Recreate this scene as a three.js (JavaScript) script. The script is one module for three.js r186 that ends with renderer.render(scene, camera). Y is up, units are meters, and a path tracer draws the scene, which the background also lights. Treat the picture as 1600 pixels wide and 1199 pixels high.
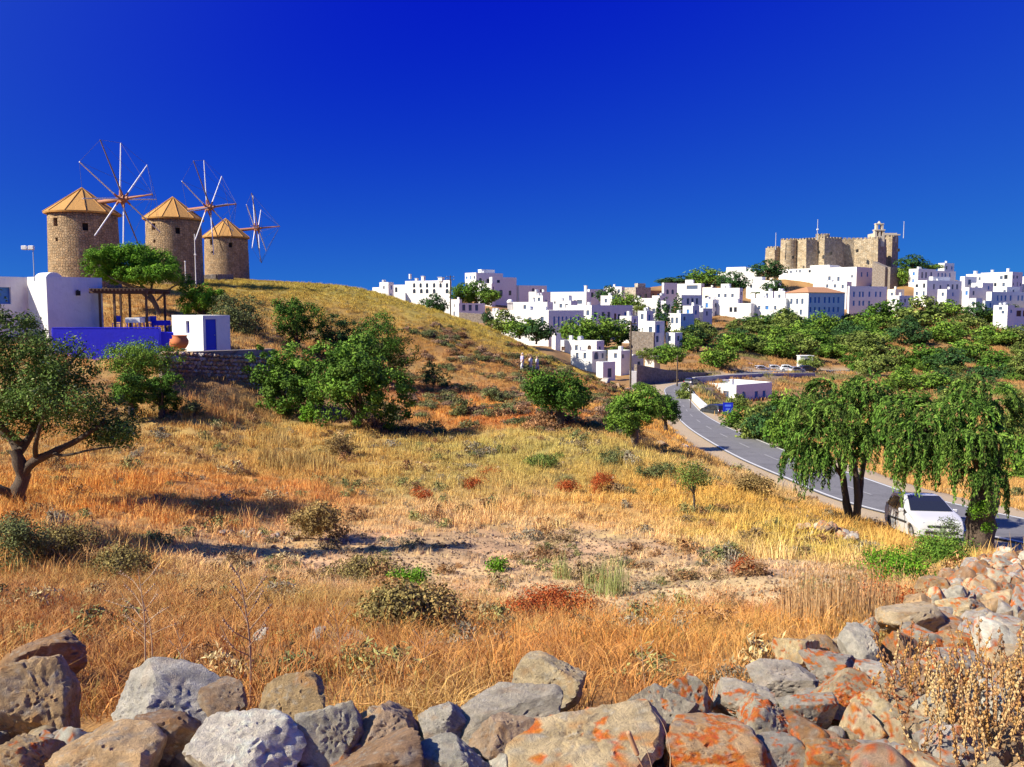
import * as THREE from 'three';
import { mergeGeometries, mergeVertices, toCreasedNormals } from 'three/addons/utils/BufferGeometryUtils.js';
import { RoundedBoxGeometry } from 'three/addons/geometries/RoundedBoxGeometry.js';
import { MarchingCubes } from 'three/addons/objects/MarchingCubes.js';
import { Brush, Evaluator, SUBTRACTION } from 'three-bvh-csg';
import { createNoise2D, createNoise3D } from 'simplex-noise';

// ------------------------------------------------------------------ camera, sky, sun, exposure
const scene = new THREE.Scene();
const F = 1386, HORIZON = 480, PITCH = Math.atan((599.5 - HORIZON) / F);
const camera = new THREE.PerspectiveCamera(2 * Math.atan(599.5 / F) * 180 / Math.PI, 1600 / 1199, 0.3, 6000);
camera.position.set(0, 0, 0);
camera.rotation.x = -PITCH;
const SUN = new THREE.Vector3(-0.945, 0, 0.33).normalize().multiplyScalar(Math.cos(0.68)); SUN.y = Math.sin(0.68);
{
  const W = 1024, H = 512, d = new Float32Array(W * H * 4), ex = Math.exp;
  for (let j = 0; j < H; j++) for (let i = 0; i < W; i++) {
    const phi = ((i + 0.5) / W - 0.5) * 2 * Math.PI, el = ((j + 0.5) / H - 0.5) * Math.PI, ce = Math.cos(el);
    const x = Math.cos(phi) * ce, y = Math.sin(el), z = Math.sin(phi) * ce;
    const c = x * SUN.x + y * SUN.y + z * SUN.z, p = c * c, e = Math.max(0, el) * 57.3, g = Math.acos(Math.min(1, c)) * 57.3;
    const fw = Math.max(0, c), o = (j * W + i) * 4, au = 0.5 * ex(-g / 12);           // clear air: darkest across the sun's direction, a soft aureole round the sun
    d[o] = 0.0003 + 0.017 * ex(-e / 5) + 0.02 * p + 0.03 * fw * fw + au;
    d[o + 1] = 0.0004 + 0.115 * ex(-e / 6.5) + 0.12 * p + 0.10 * fw * fw + au;
    d[o + 2] = 0.312 + 0.06 * ex(-e / 9) + 0.08 * p + au;
    d[o + 3] = 1;
  }
  const t = new THREE.DataTexture(d, W, H, THREE.RGBAFormat, THREE.FloatType);
  t.mapping = THREE.EquirectangularReflectionMapping; t.magFilter = THREE.LinearFilter; t.needsUpdate = true;
  scene.background = t; scene.environment = t;
}
const sun = new THREE.DirectionalLight(new THREE.Color(1, 0.92, 0.78), 5.0);
sun.position.copy(SUN).multiplyScalar(400); sun.castShadow = true; sun.shadow.radius = 1;
sun.shadow.mapSize.set(4096, 4096);
Object.assign(sun.shadow.camera, { left: -260, right: 260, top: 260, bottom: -260, near: 1, far: 1200 });
scene.add(sun); scene.add(sun.target);
const renderer = new THREE.WebGLRenderer({ antialias: true });
renderer.toneMapping = THREE.LinearToneMapping; renderer.toneMappingExposure = 1.68;
renderer.shadowMap.enabled = true;

// ------------------------------------------------------------------ helpers
const rng = (s) => () => { s = (s + 0x6d2b79f5) | 0; let t = Math.imul(s ^ (s >>> 15), 1 | s); t = (t + Math.imul(t ^ (t >>> 7), 61 | t)) ^ t; return ((t ^ (t >>> 14)) >>> 0) / 4294967296; };
const R = rng(7), rr = (a, b) => a + (b - a) * R();
const n2 = createNoise2D(rng(11)), n3 = createNoise3D(rng(12));
const clamp = (x, a = 0, b = 1) => Math.min(b, Math.max(a, x)), lerp = (a, b, t) => a + (b - a) * t;
const smooth = (a, b, x) => { const t = clamp((x - a) / (b - a)); return t * t * (3 - 2 * t); };
const fbm2 = (x, y, o = 4) => { let s = 0, a = 0.5, f = 1; for (let i = 0; i < o; i++) { s += a * n2(x * f, y * f); a *= 0.5; f *= 2.03; } return s; };
const fbm3 = (x, y, z, o = 3) => { let s = 0, a = 0.5, f = 1; for (let i = 0; i < o; i++) { s += a * n3(x * f, y * f, z * f); a *= 0.5; f *= 2.03; } return s; };
const V = (x, y, z) => new THREE.Vector3(x, y, z);
const CP = Math.cos(PITCH), SP = Math.sin(PITCH);
// a photograph pixel and a distance along the view become a place in the world
const at = (px, py, dist) => { const u = (px - 800) / F, v = (599.5 - py) / F; const y = v * CP - SP, f = CP + v * SP; return V(u / f * dist, y / f * dist, -dist); };
const used = {};
function numbered(n) { const k = used[n] = (used[n] ?? -1) + 1; return k ? n + '_' + String(k).padStart(3, '0') : n; }
const shadows = (o) => { o.castShadow = true; o.receiveShadow = true; return o; };
function tag(o, label, category, group, kind) { o.userData.label = label; if (category) o.userData.category = category; if (group) o.userData.group = group; if (kind) o.userData.kind = kind; return o; }
function part(name, geo, mat, parent) { const m = shadows(new THREE.Mesh(geo, mat)); m.name = name; parent.add(m); return m; }
function single(name, geo, mat, label, category, group, kind) { const m = part(numbered(name), geo, mat, scene); return tag(m, label, category, group, kind); }
function thing(name, pos, label, category, group) { const g = new THREE.Group(); g.name = numbered(name); g.position.copy(pos); scene.add(g); return tag(g, label, category, group); }
const col = (r, g, b) => new THREE.Color().setRGB(r, g, b);
const std = (r, g, b, rough = 0.85, extra = {}) => new THREE.MeshStandardMaterial({ color: col(r, g, b), roughness: rough, ...extra });
const boxG = (w, h, d, x = 0, y = 0, z = 0) => new THREE.BoxGeometry(w, h, d).translate(x, y, z);
const merge = (list) => mergeGeometries(list.map((g) => { const q = g.index ? g.toNonIndexed() : g; for (const k of Object.keys(q.attributes)) if (!['position', 'normal', 'uv'].includes(k)) q.deleteAttribute(k); return q; }));
function rod(a, b, r0, r1 = r0, seg = 6) {            // tapered bar between two points
  const v = b.clone().sub(a), g = new THREE.CylinderGeometry(r1, r0, v.length(), seg, 1);
  g.translate(0, v.length() / 2, 0); g.applyQuaternion(new THREE.Quaternion().setFromUnitVectors(V(0, 1, 0), v.normalize())); return g.translate(a.x, a.y, a.z);
}
function noiseTexture(size, fn, repeat = 1, srgb = false) {
  const d = new Uint8Array(size * size * 4);
  for (let j = 0; j < size; j++) for (let i = 0; i < size; i++) { const c = fn(i / size, j / size), o = (j * size + i) * 4; for (let k = 0; k < 3; k++) d[o + k] = clamp(c[k]) * 255; d[o + 3] = 255; }
  const t = new THREE.DataTexture(d, size, size, THREE.RGBAFormat); t.wrapS = t.wrapT = THREE.RepeatWrapping; t.magFilter = THREE.LinearFilter; t.minFilter = THREE.LinearMipmapLinearFilter; t.generateMipmaps = true;
  if (srgb) t.colorSpace = THREE.SRGBColorSpace; t.repeat.set(repeat, repeat); t.needsUpdate = true; return t;
}
const n4t = createNoise3D(rng(31));
const tile = (u, v, f, s = 0) => { const a = 2 * Math.PI; const k = f / a; return 0.5 * (n4t(Math.cos(u * a) * k, Math.sin(u * a) * k, Math.cos(v * a) * k + s) + n4t(Math.sin(v * a) * k + s * 1.7, Math.cos(u * a + 1) * k, Math.sin(u * a + 2 * v * a) * k)); };

// ------------------------------------------------------------------ the lie of the land
const CTRL = [];
const cp = (px, py, d) => CTRL.push(at(px, py, d));
const ch = (px, d, h) => { const p = at(px, HORIZON, d); p.y = h; CTRL.push(p); };
// under and behind the camera, along the wall
for (const x of [-6, -2, 2, 5]) { CTRL.push(V(x, -2.1, 3), V(x, -1.9, 0), V(x, -2.2, -3.2)); }
for (const [px, py, d] of [[-150, 1175, 4.4], [300, 1180, 4.4], [800, 1185, 4.4], [1100, 1160, 4.9], [1270, 1100, 5.8], [1430, 985, 9], [1530, 925, 13], [1620, 890, 17], [1620, 1080, 7.5], [1800, 1180, 5],
  [-150, 1050, 6.4], [100, 1050, 6.5], [400, 1050, 6.5], [800, 1055, 6.5], [1150, 1030, 7.3], [-300, 950, 11], [0, 950, 11], [400, 950, 11.5], [800, 955, 12.5], [1150, 955, 11.5], [1300, 905, 14.5],
  [-200, 850, 18], [100, 850, 19], [400, 855, 21], [800, 855, 22], [1100, 855, 21.5], [1300, 850, 23], [1430, 880, 22], [-200, 760, 26], [30, 785, 25], [300, 750, 31], [600, 755, 34], [900, 750, 36], [1150, 765, 35],
  [1332, 815, 33], [1430, 850, 30], [1530, 856, 27], [1660, 862, 26],
  [100, 660, 42], [0, 660, 42], [-200, 620, 46], [200, 630, 49], [300, 640, 48], [420, 640, 54], [560, 668, 50], [650, 660, 58], [700, 690, 49], [800, 690, 46], [875, 668, 52], [995, 700, 46], [1070, 710, 53],
  [750, 625, 68], [850, 625, 68], [930, 640, 66], [1000, 650, 66], [600, 575, 80], [700, 572, 83], [820, 582, 88], [900, 600, 84], [960, 618, 84],
  [320, 550, 57], [250, 548, 58], [150, 542, 60], [60, 535, 58], [420, 560, 61], [500, 575, 65], [-100, 530, 60],
  [440, 442, 122], [560, 451, 117], [640, 474, 112], [700, 492, 109], [760, 512, 107], [820, 540, 105], [880, 570, 103], [940, 596, 101], [985, 612, 99],
  [350, 438, 132], [270, 443, 104], [130, 452, 87], [200, 468, 78], [100, 480, 72], [0, 470, 84], [-200, 460, 90], [420, 452, 108], [300, 478, 82], [400, 490, 84], [450, 482, 90], [560, 500, 94], [640, 522, 92], [700, 532, 94], [500, 530, 78],
  [1200, 540, 260], [1300, 525, 300], [1400, 535, 270], [1500, 600, 190], [1550, 560, 230], [1620, 530, 300], [1620, 655, 125], [1500, 655, 118], [1300, 625, 140], [1400, 605, 165], [1620, 770, 52], [1500, 735, 66], [1380, 690, 80], [1250, 660, 92], [1130, 652, 102],
  [1150, 629, 150], [1100, 632, 140], [1108, 636, 126], [1130, 634, 136], [1220, 603, 178], [1700, 700, 80]]) cp(px, py, d);
const ROAD = [[1800, 868, 26], [1700, 848, 29], [1600, 829, 32.5], [1470, 801, 37.5], [1370, 776, 42], [1290, 747, 48.5], [1210, 717, 57], [1150, 690, 67], [1105, 667, 79], [1080, 649, 92], [1066, 632, 108], [1056, 617, 125], [1056, 606, 142], [1085, 597, 158], [1135, 588, 175], [1200, 581, 196], [1280, 579, 215], [1380, 580, 225]].map((a) => at(...a));
for (const p of ROAD) CTRL.push(p.clone());
for (const [px, d, h] of [[350, 170, 3], [560, 150, 0], [700, 142, -6], [820, 138, -10], [920, 130, -13], [980, 130, -13], [100, 150, 3], [-300, 150, 2], [600, 320, -2], [700, 320, -5], [640, 430, 1], [760, 300, -6], [780, 400, 6], [850, 225, -13], [850, 300, -8], [860, 400, 0],
  [920, 190, -14.5], [960, 250, -10], [1000, 330, -3], [1050, 215, -11], [1020, 420, 8], [1020, 170, -13.6], [1150, 330, 0], [1150, 420, 12], [1250, 385, 1], [1330, 388, 1], [1390, 388, 8], [1300, 432, 17], [1360, 432, 17], [1230, 432, 15], [1310, 470, 18], [1400, 450, 17], [1450, 385, 6], [1550, 360, -2], [1550, 440, 8], [1700, 360, -4], [1300, 600, 14], [800, 600, -8], [1800, 600, -5], [0, 600, -15], [0, 300, -6],
  [-600, 600, -20], [800, 1500, -40], [0, 2900, -60], [1600, 2900, -60], [-500, 1500, -50], [2100, 1500, -50]]) ch(px, d, h);
for (const [px, py, d] of [[600,466,372],[607,466,352],[634,471,362],[703,496,345],[718,496,318],[717,501,300],[744,466,392],[768,476,372],[769,481,378],[811,486,385],[838,486,345],[855,496,262],[778,508,250],[916,491,318],[857,536,218],[868,541,196],[921,476,348],[971,476,362],[993,481,352],[1016,481,362],[1028,501,300],[924,521,242],[986,536,226],[1023,541,214],[1037,481,362],[1095,476,374],[1064,506,300],[1063,531,236],[1112,476,352],[1155,481,336],[1113,496,318],[1173,508,312],[1227,511,308],[1182,461,412],[1210,476,382],[1337,471,402],[1262,511,302],[1326,496,336],[1434,446,384],[1447,481,350],[1459,446,392],[1475,436,404],[1506,476,366],[1580,471,376],[1535,456,392],[1513,486,348],[1548,496,338],[1538,501,316],[1573,516,300],[1582,516,304],[1606,471,384],[932,566,194],[925,581,182],[970,586,178],[989,586,182],[942,596,166],[1022,586,176]]) cp(px, py, d);   // the village stands on these
const OFF = 6, warp = (x, z) => [2.2 * x / (OFF - z), Math.log(OFF - z)];
const TP = CTRL.map((p) => [...warp(p.x, p.z), p.y]);
const kern = (r2) => (r2 < 1e-12 ? 0 : 0.5 * r2 * Math.log(r2));
const TW = (() => {
  const n = TP.length, N = n + 3, A = Array.from({ length: N }, () => new Float64Array(N + 1));
  for (let i = 0; i < n; i++) {
    for (let j = 0; j < n; j++) A[i][j] = kern((TP[i][0] - TP[j][0]) ** 2 + (TP[i][1] - TP[j][1]) ** 2);
    A[i][i] += 0.004;
    A[i][n] = A[n][i] = 1; A[i][n + 1] = A[n + 1][i] = TP[i][0]; A[i][n + 2] = A[n + 2][i] = TP[i][1]; A[i][N] = TP[i][2];
  }
  for (let c = 0; c < N; c++) {
    let p = c; for (let r = c + 1; r < N; r++) if (Math.abs(A[r][c]) > Math.abs(A[p][c])) p = r;
    [A[c], A[p]] = [A[p], A[c]];
    for (let r = c + 1; r < N; r++) { const f = A[r][c] / A[c][c]; if (f) for (let k = c; k <= N; k++) A[r][k] -= f * A[c][k]; }
  }
  const w = new Float64Array(N);
  for (let r = N - 1; r >= 0; r--) { let s = A[r][N]; for (let k = r + 1; k < N; k++) s -= A[r][k] * w[k]; w[r] = s / A[r][r]; }
  return w;
})();
function landform(x, z) {
  const [a, b] = warp(x, z), n = TP.length; let s = TW[n] + TW[n + 1] * a + TW[n + 2] * b;
  for (let i = 0; i < n; i++) { const dx = a - TP[i][0], dy = b - TP[i][1]; s += TW[i] * kern(dx * dx + dy * dy); }
  return s;
}
// the road's centre line, sampled every metre or so
const roadCurve = new THREE.CatmullRomCurve3(ROAD, false, 'centripetal'), RS = roadCurve.getSpacedPoints(300), HALF = 2.3;
const roadNear = (x, z) => { let b = 1e9, k = 0; for (let i = 0; i < RS.length; i += 3) { const q = (RS[i].x - x) ** 2 + (RS[i].z - z) ** 2; if (q < b) { b = q; k = i; } } for (let i = Math.max(0, k - 2); i <= Math.min(300, k + 2); i++) { const q = (RS[i].x - x) ** 2 + (RS[i].z - z) ** 2; if (q < b) { b = q; k = i; } } return [Math.sqrt(b), RS[k].y]; };
function ground(x, z) {
  const dist = Math.max(0, -z); let h = landform(x, z);
  const amp = Math.min(0.35, 0.03 + dist * 0.006);
  h += amp * (0.7 * fbm2(x * 0.16, z * 0.16, 3) + 0.35 * n2(x * 0.9, z * 0.9) * Math.min(1, dist / 15));
  if (dist > 20 && dist < 260) { const [q, y] = roadNear(x, z); if (q < 14) h = lerp(y - 0.07, h, smooth(HALF + 0.8, 6.5, q)); }
  return h;
}
// where a line of sight through a photograph pixel first meets the land
function hit(px, py, near = 4) {
  const dir = at(px, py, 1); let a = near, b = near;
  for (let d = near; d < 700; d *= 1.012) { if (dir.y * d < ground(dir.x * d, -d)) { b = d; break; } a = d; b = d; }
  for (let i = 0; i < 14; i++) { const m = (a + b) / 2; if (dir.y * m < ground(dir.x * m, -m)) b = m; else a = m; }
  const p = dir.clone().multiplyScalar(b); p.y = ground(p.x, p.z); return p;
}
const onGround = (x, z) => V(x, ground(x, z), z);
// ------------------------------------------------------------------ textures and materials
const grainTex = noiseTexture(512, (u, v) => { const a = 0.5 + 0.5 * tile(u, v, 14), b = 0.5 + 0.5 * tile(u, v, 46, 3), c = 0.5 + 0.5 * tile(u, v, 120, 9); const s = 0.74 + 0.16 * a + 0.26 * (b - 0.5) + 0.34 * (c - 0.5); return [s + 0.05 * (b - 0.5), s, s - 0.06 * (a - 0.5)]; }, 1, false);
const grainBump = noiseTexture(512, (u, v) => { const s = 0.5 + 0.25 * tile(u, v, 40, 5) + 0.3 * tile(u, v, 110, 2); return [s, s, s]; });
const rockTex = noiseTexture(512, (u, v) => { const a = tile(u, v, 10), b = tile(u, v, 40, 4), c = tile(u, v, 130, 8); let s = 0.86 + 0.14 * a + 0.2 * b + 0.2 * c; if (c + 0.6 * b > 0.7) s *= 0.78; return [s, s * 0.97, s * 0.92]; });
const rockBump = noiseTexture(512, (u, v) => { const a = tile(u, v, 10), b = tile(u, v, 40, 4), c = tile(u, v, 130, 8); const s = 0.5 + 0.2 * a + 0.2 * b + 0.16 * c; return [s, s, s]; });
const plasterTex = noiseTexture(256, (u, v) => { const q = tile(u, v, 5), s = 0.93 + 0.10 * Math.min(0, q) + 0.05 * tile(u * 3 % 1, v, 20, 3) - (tile(u, v, 14, 7) > 0.45 ? 0.06 : 0); return [s, s * 0.995, s * 0.98]; });
const plasterBump = noiseTexture(256, (u, v) => { const s = 0.5 + 0.3 * tile(u, v, 8) + 0.15 * tile(u, v, 40, 3); return [s, s, s]; });
const rubble = (() => {                                // far rubble masonry: stones of a few pixels each
  const n = 18, r = rng(5), pts = []; for (let i = 0; i < n * n; i++) pts.push([(i % n + 0.15 + 0.7 * r()) / n, (Math.floor(i / n) + 0.15 + 0.7 * r()) / n, r(), r()]);
  const f = (u, v) => { let b = 9, b2 = 9, id = 0; const ci = Math.floor(u * n), cj = Math.floor(v * n); for (let dj = -1; dj <= 1; dj++) for (let di = -1; di <= 1; di++) { const k = ((cj + dj + n) % n) * n + (ci + di + n) % n; let dx = Math.abs(pts[k][0] - u), dy = Math.abs(pts[k][1] - v); dx = Math.min(dx, 1 - dx) * 0.75; dy = Math.min(dy, 1 - dy); const q = Math.hypot(dx, dy); if (q < b) { b2 = b; b = q; id = k; } else if (q < b2) b2 = q; } return [smooth(0, 0.012, b2 - b), pts[id][2], pts[id][3]]; };
  return { map: noiseTexture(512, (u, v) => { const [e, a, b] = f(u, v), g = 0.92 + 0.25 * tile(u, v, 60, 2) + 0.32 * tile(u, v, 5, 6), s = lerp(0.5, 0.62 + 0.42 * a, e) * g; return [s, s * lerp(0.9, 1.0, b), s * lerp(0.78, 1, b)]; }), bump: noiseTexture(512, (u, v) => { const [e, a] = f(u, v), s = e * (0.6 + 0.4 * a); return [s, s, s]; }) };
})();
const roadTex = noiseTexture(512, (u, v) => { const a = tile(u, v, 4), b = tile(u, v, 13, 4), c = tile(u, v, 90, 7), k = Math.abs(tile(u, v, 7, 11)); let s = 0.86 + 0.14 * a + 0.1 * b + 0.2 * c; if (k < 0.012) s *= 0.72; if (a + 0.5 * b > 0.5) s *= 0.86; return [s, s * 0.985, s * 0.97]; });
const barkTex = noiseTexture(256, (u, v) => { const s = 0.6 + 0.3 * tile(u, v * 0.25, 30) + 0.2 * tile(u, v, 60, 3); return [s, s, s * 0.96]; });
const tex = (t, rx, ry = rx) => { const c = t.clone(); c.repeat.set(rx, ry); c.needsUpdate = true; return c; };
const M = {
  soil: new THREE.MeshStandardMaterial({ vertexColors: true, roughness: 1, map: tex(grainTex, 0.5), bumpMap: tex(grainBump, 0.5), bumpScale: 0.012 }),
  rock: new THREE.MeshStandardMaterial({ vertexColors: true, roughness: 0.95, map: tex(rockTex, 2.6), bumpMap: tex(rockBump, 2.6), bumpScale: 0.016 }),
  rubble: std(0.52, 0.36, 0.20, 0.95, { map: tex(rubble.map, 0.22), bumpMap: tex(rubble.bump, 0.22), bumpScale: 0.06 }),
  greyRubble: std(0.36, 0.31, 0.27, 0.95, { map: tex(rubble.map, 0.25), bumpMap: tex(rubble.bump, 0.25), bumpScale: 0.06 }),
  fort: std(0.55, 0.45, 0.31, 0.95, { map: tex(rubble.map, 0.09), bumpMap: tex(rubble.bump, 0.09), bumpScale: 0.1 }),
  fortCream: std(0.62, 0.53, 0.40, 0.95, { map: tex(plasterTex, 0.2) }),
  white: std(0.84, 0.83, 0.80, 0.9, { map: tex(plasterTex, 0.18), bumpMap: tex(plasterBump, 0.35), bumpScale: 0.012 }),
  cream: std(0.80, 0.75, 0.64, 0.9, { map: tex(plasterTex, 0.2) }),
  stoneHouse: std(0.56, 0.50, 0.42, 0.95, { map: tex(rubble.map, 0.16) }),
  indigo: std(0.012, 0.012, 0.66, 0.8, { map: tex(plasterTex, 0.3), bumpMap: tex(plasterBump, 0.5), bumpScale: 0.01 }),

  bluePaint: std(0.02, 0.04, 0.55, 0.5), glass: std(0.025, 0.03, 0.045, 0.18), shutter: std(0.06, 0.09, 0.16, 0.6), dark: std(0.03, 0.025, 0.02, 0.9), blueShutter: std(0.03, 0.16, 0.45, 0.6), brownWood: std(0.10, 0.05, 0.03, 0.8),
  wood: std(0.50, 0.33, 0.17, 0.8, { map: tex(barkTex, 1, 0.2) }), roofBoard: std(0.80, 0.40, 0.10, 0.85, { map: tex(barkTex, 0.9, 0.35) }), tile: std(0.55, 0.27, 0.13, 0.9, { map: tex(grainTex, 1) }), rust: std(0.30, 0.13, 0.07, 0.9),
  paleWood: std(0.80, 0.76, 0.72, 0.6), redWood: std(0.42, 0.17, 0.08, 0.7), rope: std(0.12, 0.10, 0.09, 0.9), metal: std(0.5, 0.5, 0.52, 0.4, { metalness: 0.7 }), greyPaint: std(0.45, 0.46, 0.5, 0.6),
  bark: std(0.17, 0.12, 0.085, 0.95, { map: tex(barkTex, 2, 1), bumpMap: tex(barkTex, 2, 1), bumpScale: 0.03 }), paleBark: std(0.30, 0.23, 0.16, 0.95, { map: tex(barkTex, 2, 1), bumpMap: tex(barkTex, 2, 1), bumpScale: 0.03 }),
  asphalt: std(0.19, 0.185, 0.19, 0.9, { map: tex(roadTex, 0.13) }), paint: std(0.75, 0.74, 0.70, 0.7, { map: tex(grainTex, 0.8) }), concrete: std(0.5, 0.48, 0.46, 0.9, { map: tex(grainTex, 0.3) }),
  terracotta: std(0.55, 0.16, 0.05, 0.8), skin: std(0.5, 0.3, 0.2, 0.6),
};
const leafMat = (extra = {}) => new THREE.MeshPhysicalMaterial({ vertexColors: true, roughness: 0.75, specularIntensity: 0.4, side: THREE.DoubleSide, ...extra });
M.worn = std(0.36, 0.35, 0.35, 0.8, { map: tex(grainTex, 0.8) });
M.leaf = leafMat({ transmission: 0.12, roughness: 0.9, thickness: 0 });
M.straw = new THREE.MeshStandardMaterial({ vertexColors: true, roughness: 0.9, side: THREE.DoubleSide });

// ------------------------------------------------------------------ what grows where: colour of soil and dry growth
// [pixel x, pixel y, radius in metres, colour, strength]
const ZONES = [
  [440, 445, 14, [0.40, 0.33, 0.06], 1], [560, 462, 16, [0.40, 0.34, 0.06], 1], [660, 490, 14, [0.42, 0.34, 0.06], 1], [760, 522, 12, [0.42, 0.32, 0.06], 1], [850, 562, 10, [0.42, 0.31, 0.07], 1], [480, 470, 9, [0.48, 0.30, 0.08], 0.7], [620, 505, 8, [0.46, 0.23, 0.07], 0.8], [700, 545, 8, [0.40, 0.16, 0.06], 0.9], [780, 565, 6, [0.42, 0.20, 0.07], 0.8], [900, 598, 5, [0.44, 0.22, 0.07], 0.8],
  [690, 580, 5, [0.55, 0.36, 0.14], 0.8], [640, 610, 5, [0.46, 0.18, 0.07], 0.8], [760, 640, 5, [0.56, 0.27, 0.06], 0.9], [830, 655, 4, [0.52, 0.18, 0.05], 1], [720, 610, 4, [0.36, 0.16, 0.06], 0.8],
  [250, 690, 7, [0.52, 0.33, 0.11], 1], [380, 680, 6, [0.50, 0.36, 0.12], 1], [480, 690, 5, [0.55, 0.37, 0.11], 1], [120, 770, 5, [0.60, 0.36, 0.08], 1], [200, 760, 4.5, [0.58, 0.27, 0.08], 1], [280, 800, 4, [0.56, 0.30, 0.11], 1], [360, 770, 3, [0.55, 0.24, 0.08], 0.8],
  [620, 720, 4, [0.54, 0.28, 0.09], 0.8], [700, 720, 6, [0.42, 0.37, 0.12], 1], [800, 710, 6, [0.42, 0.37, 0.12], 1], [900, 720, 5, [0.44, 0.35, 0.11], 0.9], [780, 770, 4, [0.48, 0.37, 0.15], 0.8], [950, 790, 3.5, [0.54, 0.31, 0.10], 0.8], [1060, 760, 5, [0.52, 0.31, 0.08], 1], [1130, 790, 4, [0.52, 0.37, 0.09], 1],
  [560, 860, 3, [0.68, 0.46, 0.27], 2.4], [700, 860, 3.2, [0.72, 0.50, 0.30], 2.4], [850, 860, 3.2, [0.70, 0.50, 0.30], 2.4], [780, 905, 2.2, [0.68, 0.46, 0.27], 2.4], [1000, 880, 2.8, [0.68, 0.48, 0.28], 2.4], [1080, 915, 2.5, [0.74, 0.54, 0.35], 2.4], [1150, 905, 2.2, [0.70, 0.50, 0.31], 2.4], [930, 920, 1.8, [0.68, 0.48, 0.29], 2.4], [480, 880, 2.2, [0.64, 0.43, 0.24], 1], [640, 820, 3.5, [0.62, 0.42, 0.22], 0.9], [760, 815, 3.5, [0.64, 0.45, 0.24], 0.9], [880, 810, 3.2, [0.62, 0.44, 0.22], 0.9], [1200, 920, 1.8, [0.66, 0.46, 0.26], 1], [700, 930, 1.6, [0.64, 0.43, 0.24], 1], [850, 985, 1.2, [0.60, 0.38, 0.18], 0.8],
  [1230, 840, 2.5, [0.52, 0.40, 0.10], 1], [1300, 870, 2, [0.46, 0.38, 0.10], 1], [1230, 950, 1.2, [0.50, 0.20, 0.07], 0.8], [300, 960, 2, [0.44, 0.20, 0.06], 1], [100, 950, 2, [0.46, 0.22, 0.08], 1], [700, 1000, 2, [0.50, 0.25, 0.07], 1], [1000, 990, 1.6, [0.50, 0.24, 0.06], 1], [400, 1030, 1.5, [0.42, 0.19, 0.06], 1], [800, 1040, 1.5, [0.46, 0.21, 0.06], 1], [1020, 670, 4, [0.56, 0.30, 0.07], 1], [450, 950, 2, [0.45, 0.30, 0.10], 1],
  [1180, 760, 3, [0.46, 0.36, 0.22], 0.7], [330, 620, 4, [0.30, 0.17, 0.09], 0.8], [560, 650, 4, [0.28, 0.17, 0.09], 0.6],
].map(([px, py, r, c, s]) => { const p = hit(px, py); return [p.x, p.z, r, c, s]; });
function tone(x, z) {
  const d = -z; let r = 0.50, g = 0.31, b = 0.11, w = 0.35;
  if (d > 125) { r = 0.40; g = 0.23; b = 0.09; }
  r *= w; g *= w; b *= w;
  const jx = x + 1.5 * n2(x * 0.35, z * 0.35), jz = z + 1.5 * n2(x * 0.35 + 40, z * 0.35);
  for (const [zx, zz, zr, c, s] of ZONES) { const q = ((jx - zx) ** 2 + (jz - zz) ** 2) / (zr * zr); if (q < 6) { const k = 2.4 * s * Math.exp(-q * 1.3); r += c[0] * k; g += c[1] * k; b += c[2] * k; w += k; } }
  return [1.06 * r / w, 0.97 * g / w, 0.78 * b / w];
}
// ------------------------------------------------------------------ terrain, road
{
  const NU = 340, ND = 430, pos = [], uv = [], clr = [], idx = [];
  for (let j = 0; j <= ND; j++) {
    const e = Math.exp(lerp(Math.log(2.2), Math.log(3006), j / ND)), z = OFF - e;
    for (let i = 0; i <= NU; i++) {
      const s = (i / NU - 0.5) * 2, x = (1.05 * s + 0.55 * s * s * s) * e, d = -z;
      const y = ground(x, z); pos.push(x, y, z); uv.push(x, z);
      let [r, g, b] = tone(x, z); const k = 0.84 + 0.55 * fbm2(x * 0.8, z * 0.8, 3) + 0.3 * fbm2(x * 0.11, z * 0.11, 3); r *= k; g *= k * (1 + 0.1 * n2(x * 0.2, z * 0.2)); b *= k;
      if (d > 20 && d < 240) { const [q] = roadNear(x, z), t = 1 - smooth(3.8, 6.2 + 1.6 * n2(x * 0.2, z * 0.2), q); r = lerp(r, 0.52, t * 0.9); g = lerp(g, 0.40, t * 0.9); b = lerp(b, 0.26, t * 0.9); }
      clr.push(clamp(r, 0.03), clamp(g, 0.03), clamp(b, 0.02));
    }
  }
  for (let j = 0; j < ND; j++) for (let i = 0; i < NU; i++) { const a = j * (NU + 1) + i, b = a + NU + 1; idx.push(a, a + 1, b, a + 1, b + 1, b); }
  const g = new THREE.BufferGeometry(); g.setAttribute('position', new THREE.Float32BufferAttribute(pos, 3)); g.setAttribute('uv', new THREE.Float32BufferAttribute(uv, 2)); g.setAttribute('color', new THREE.Float32BufferAttribute(clr, 3)); g.setIndex(idx); g.computeVertexNormals();
  const m = part('terrain', g, M.soil, scene); tag(m, 'dry sloping ground of the hill, field and valley', 'ground', null, 'structure');
}
const taper = (p) => lerp(1, 0.66, smooth(50, 105, -p.z));     // the road narrows to a lane towards the village
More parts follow.
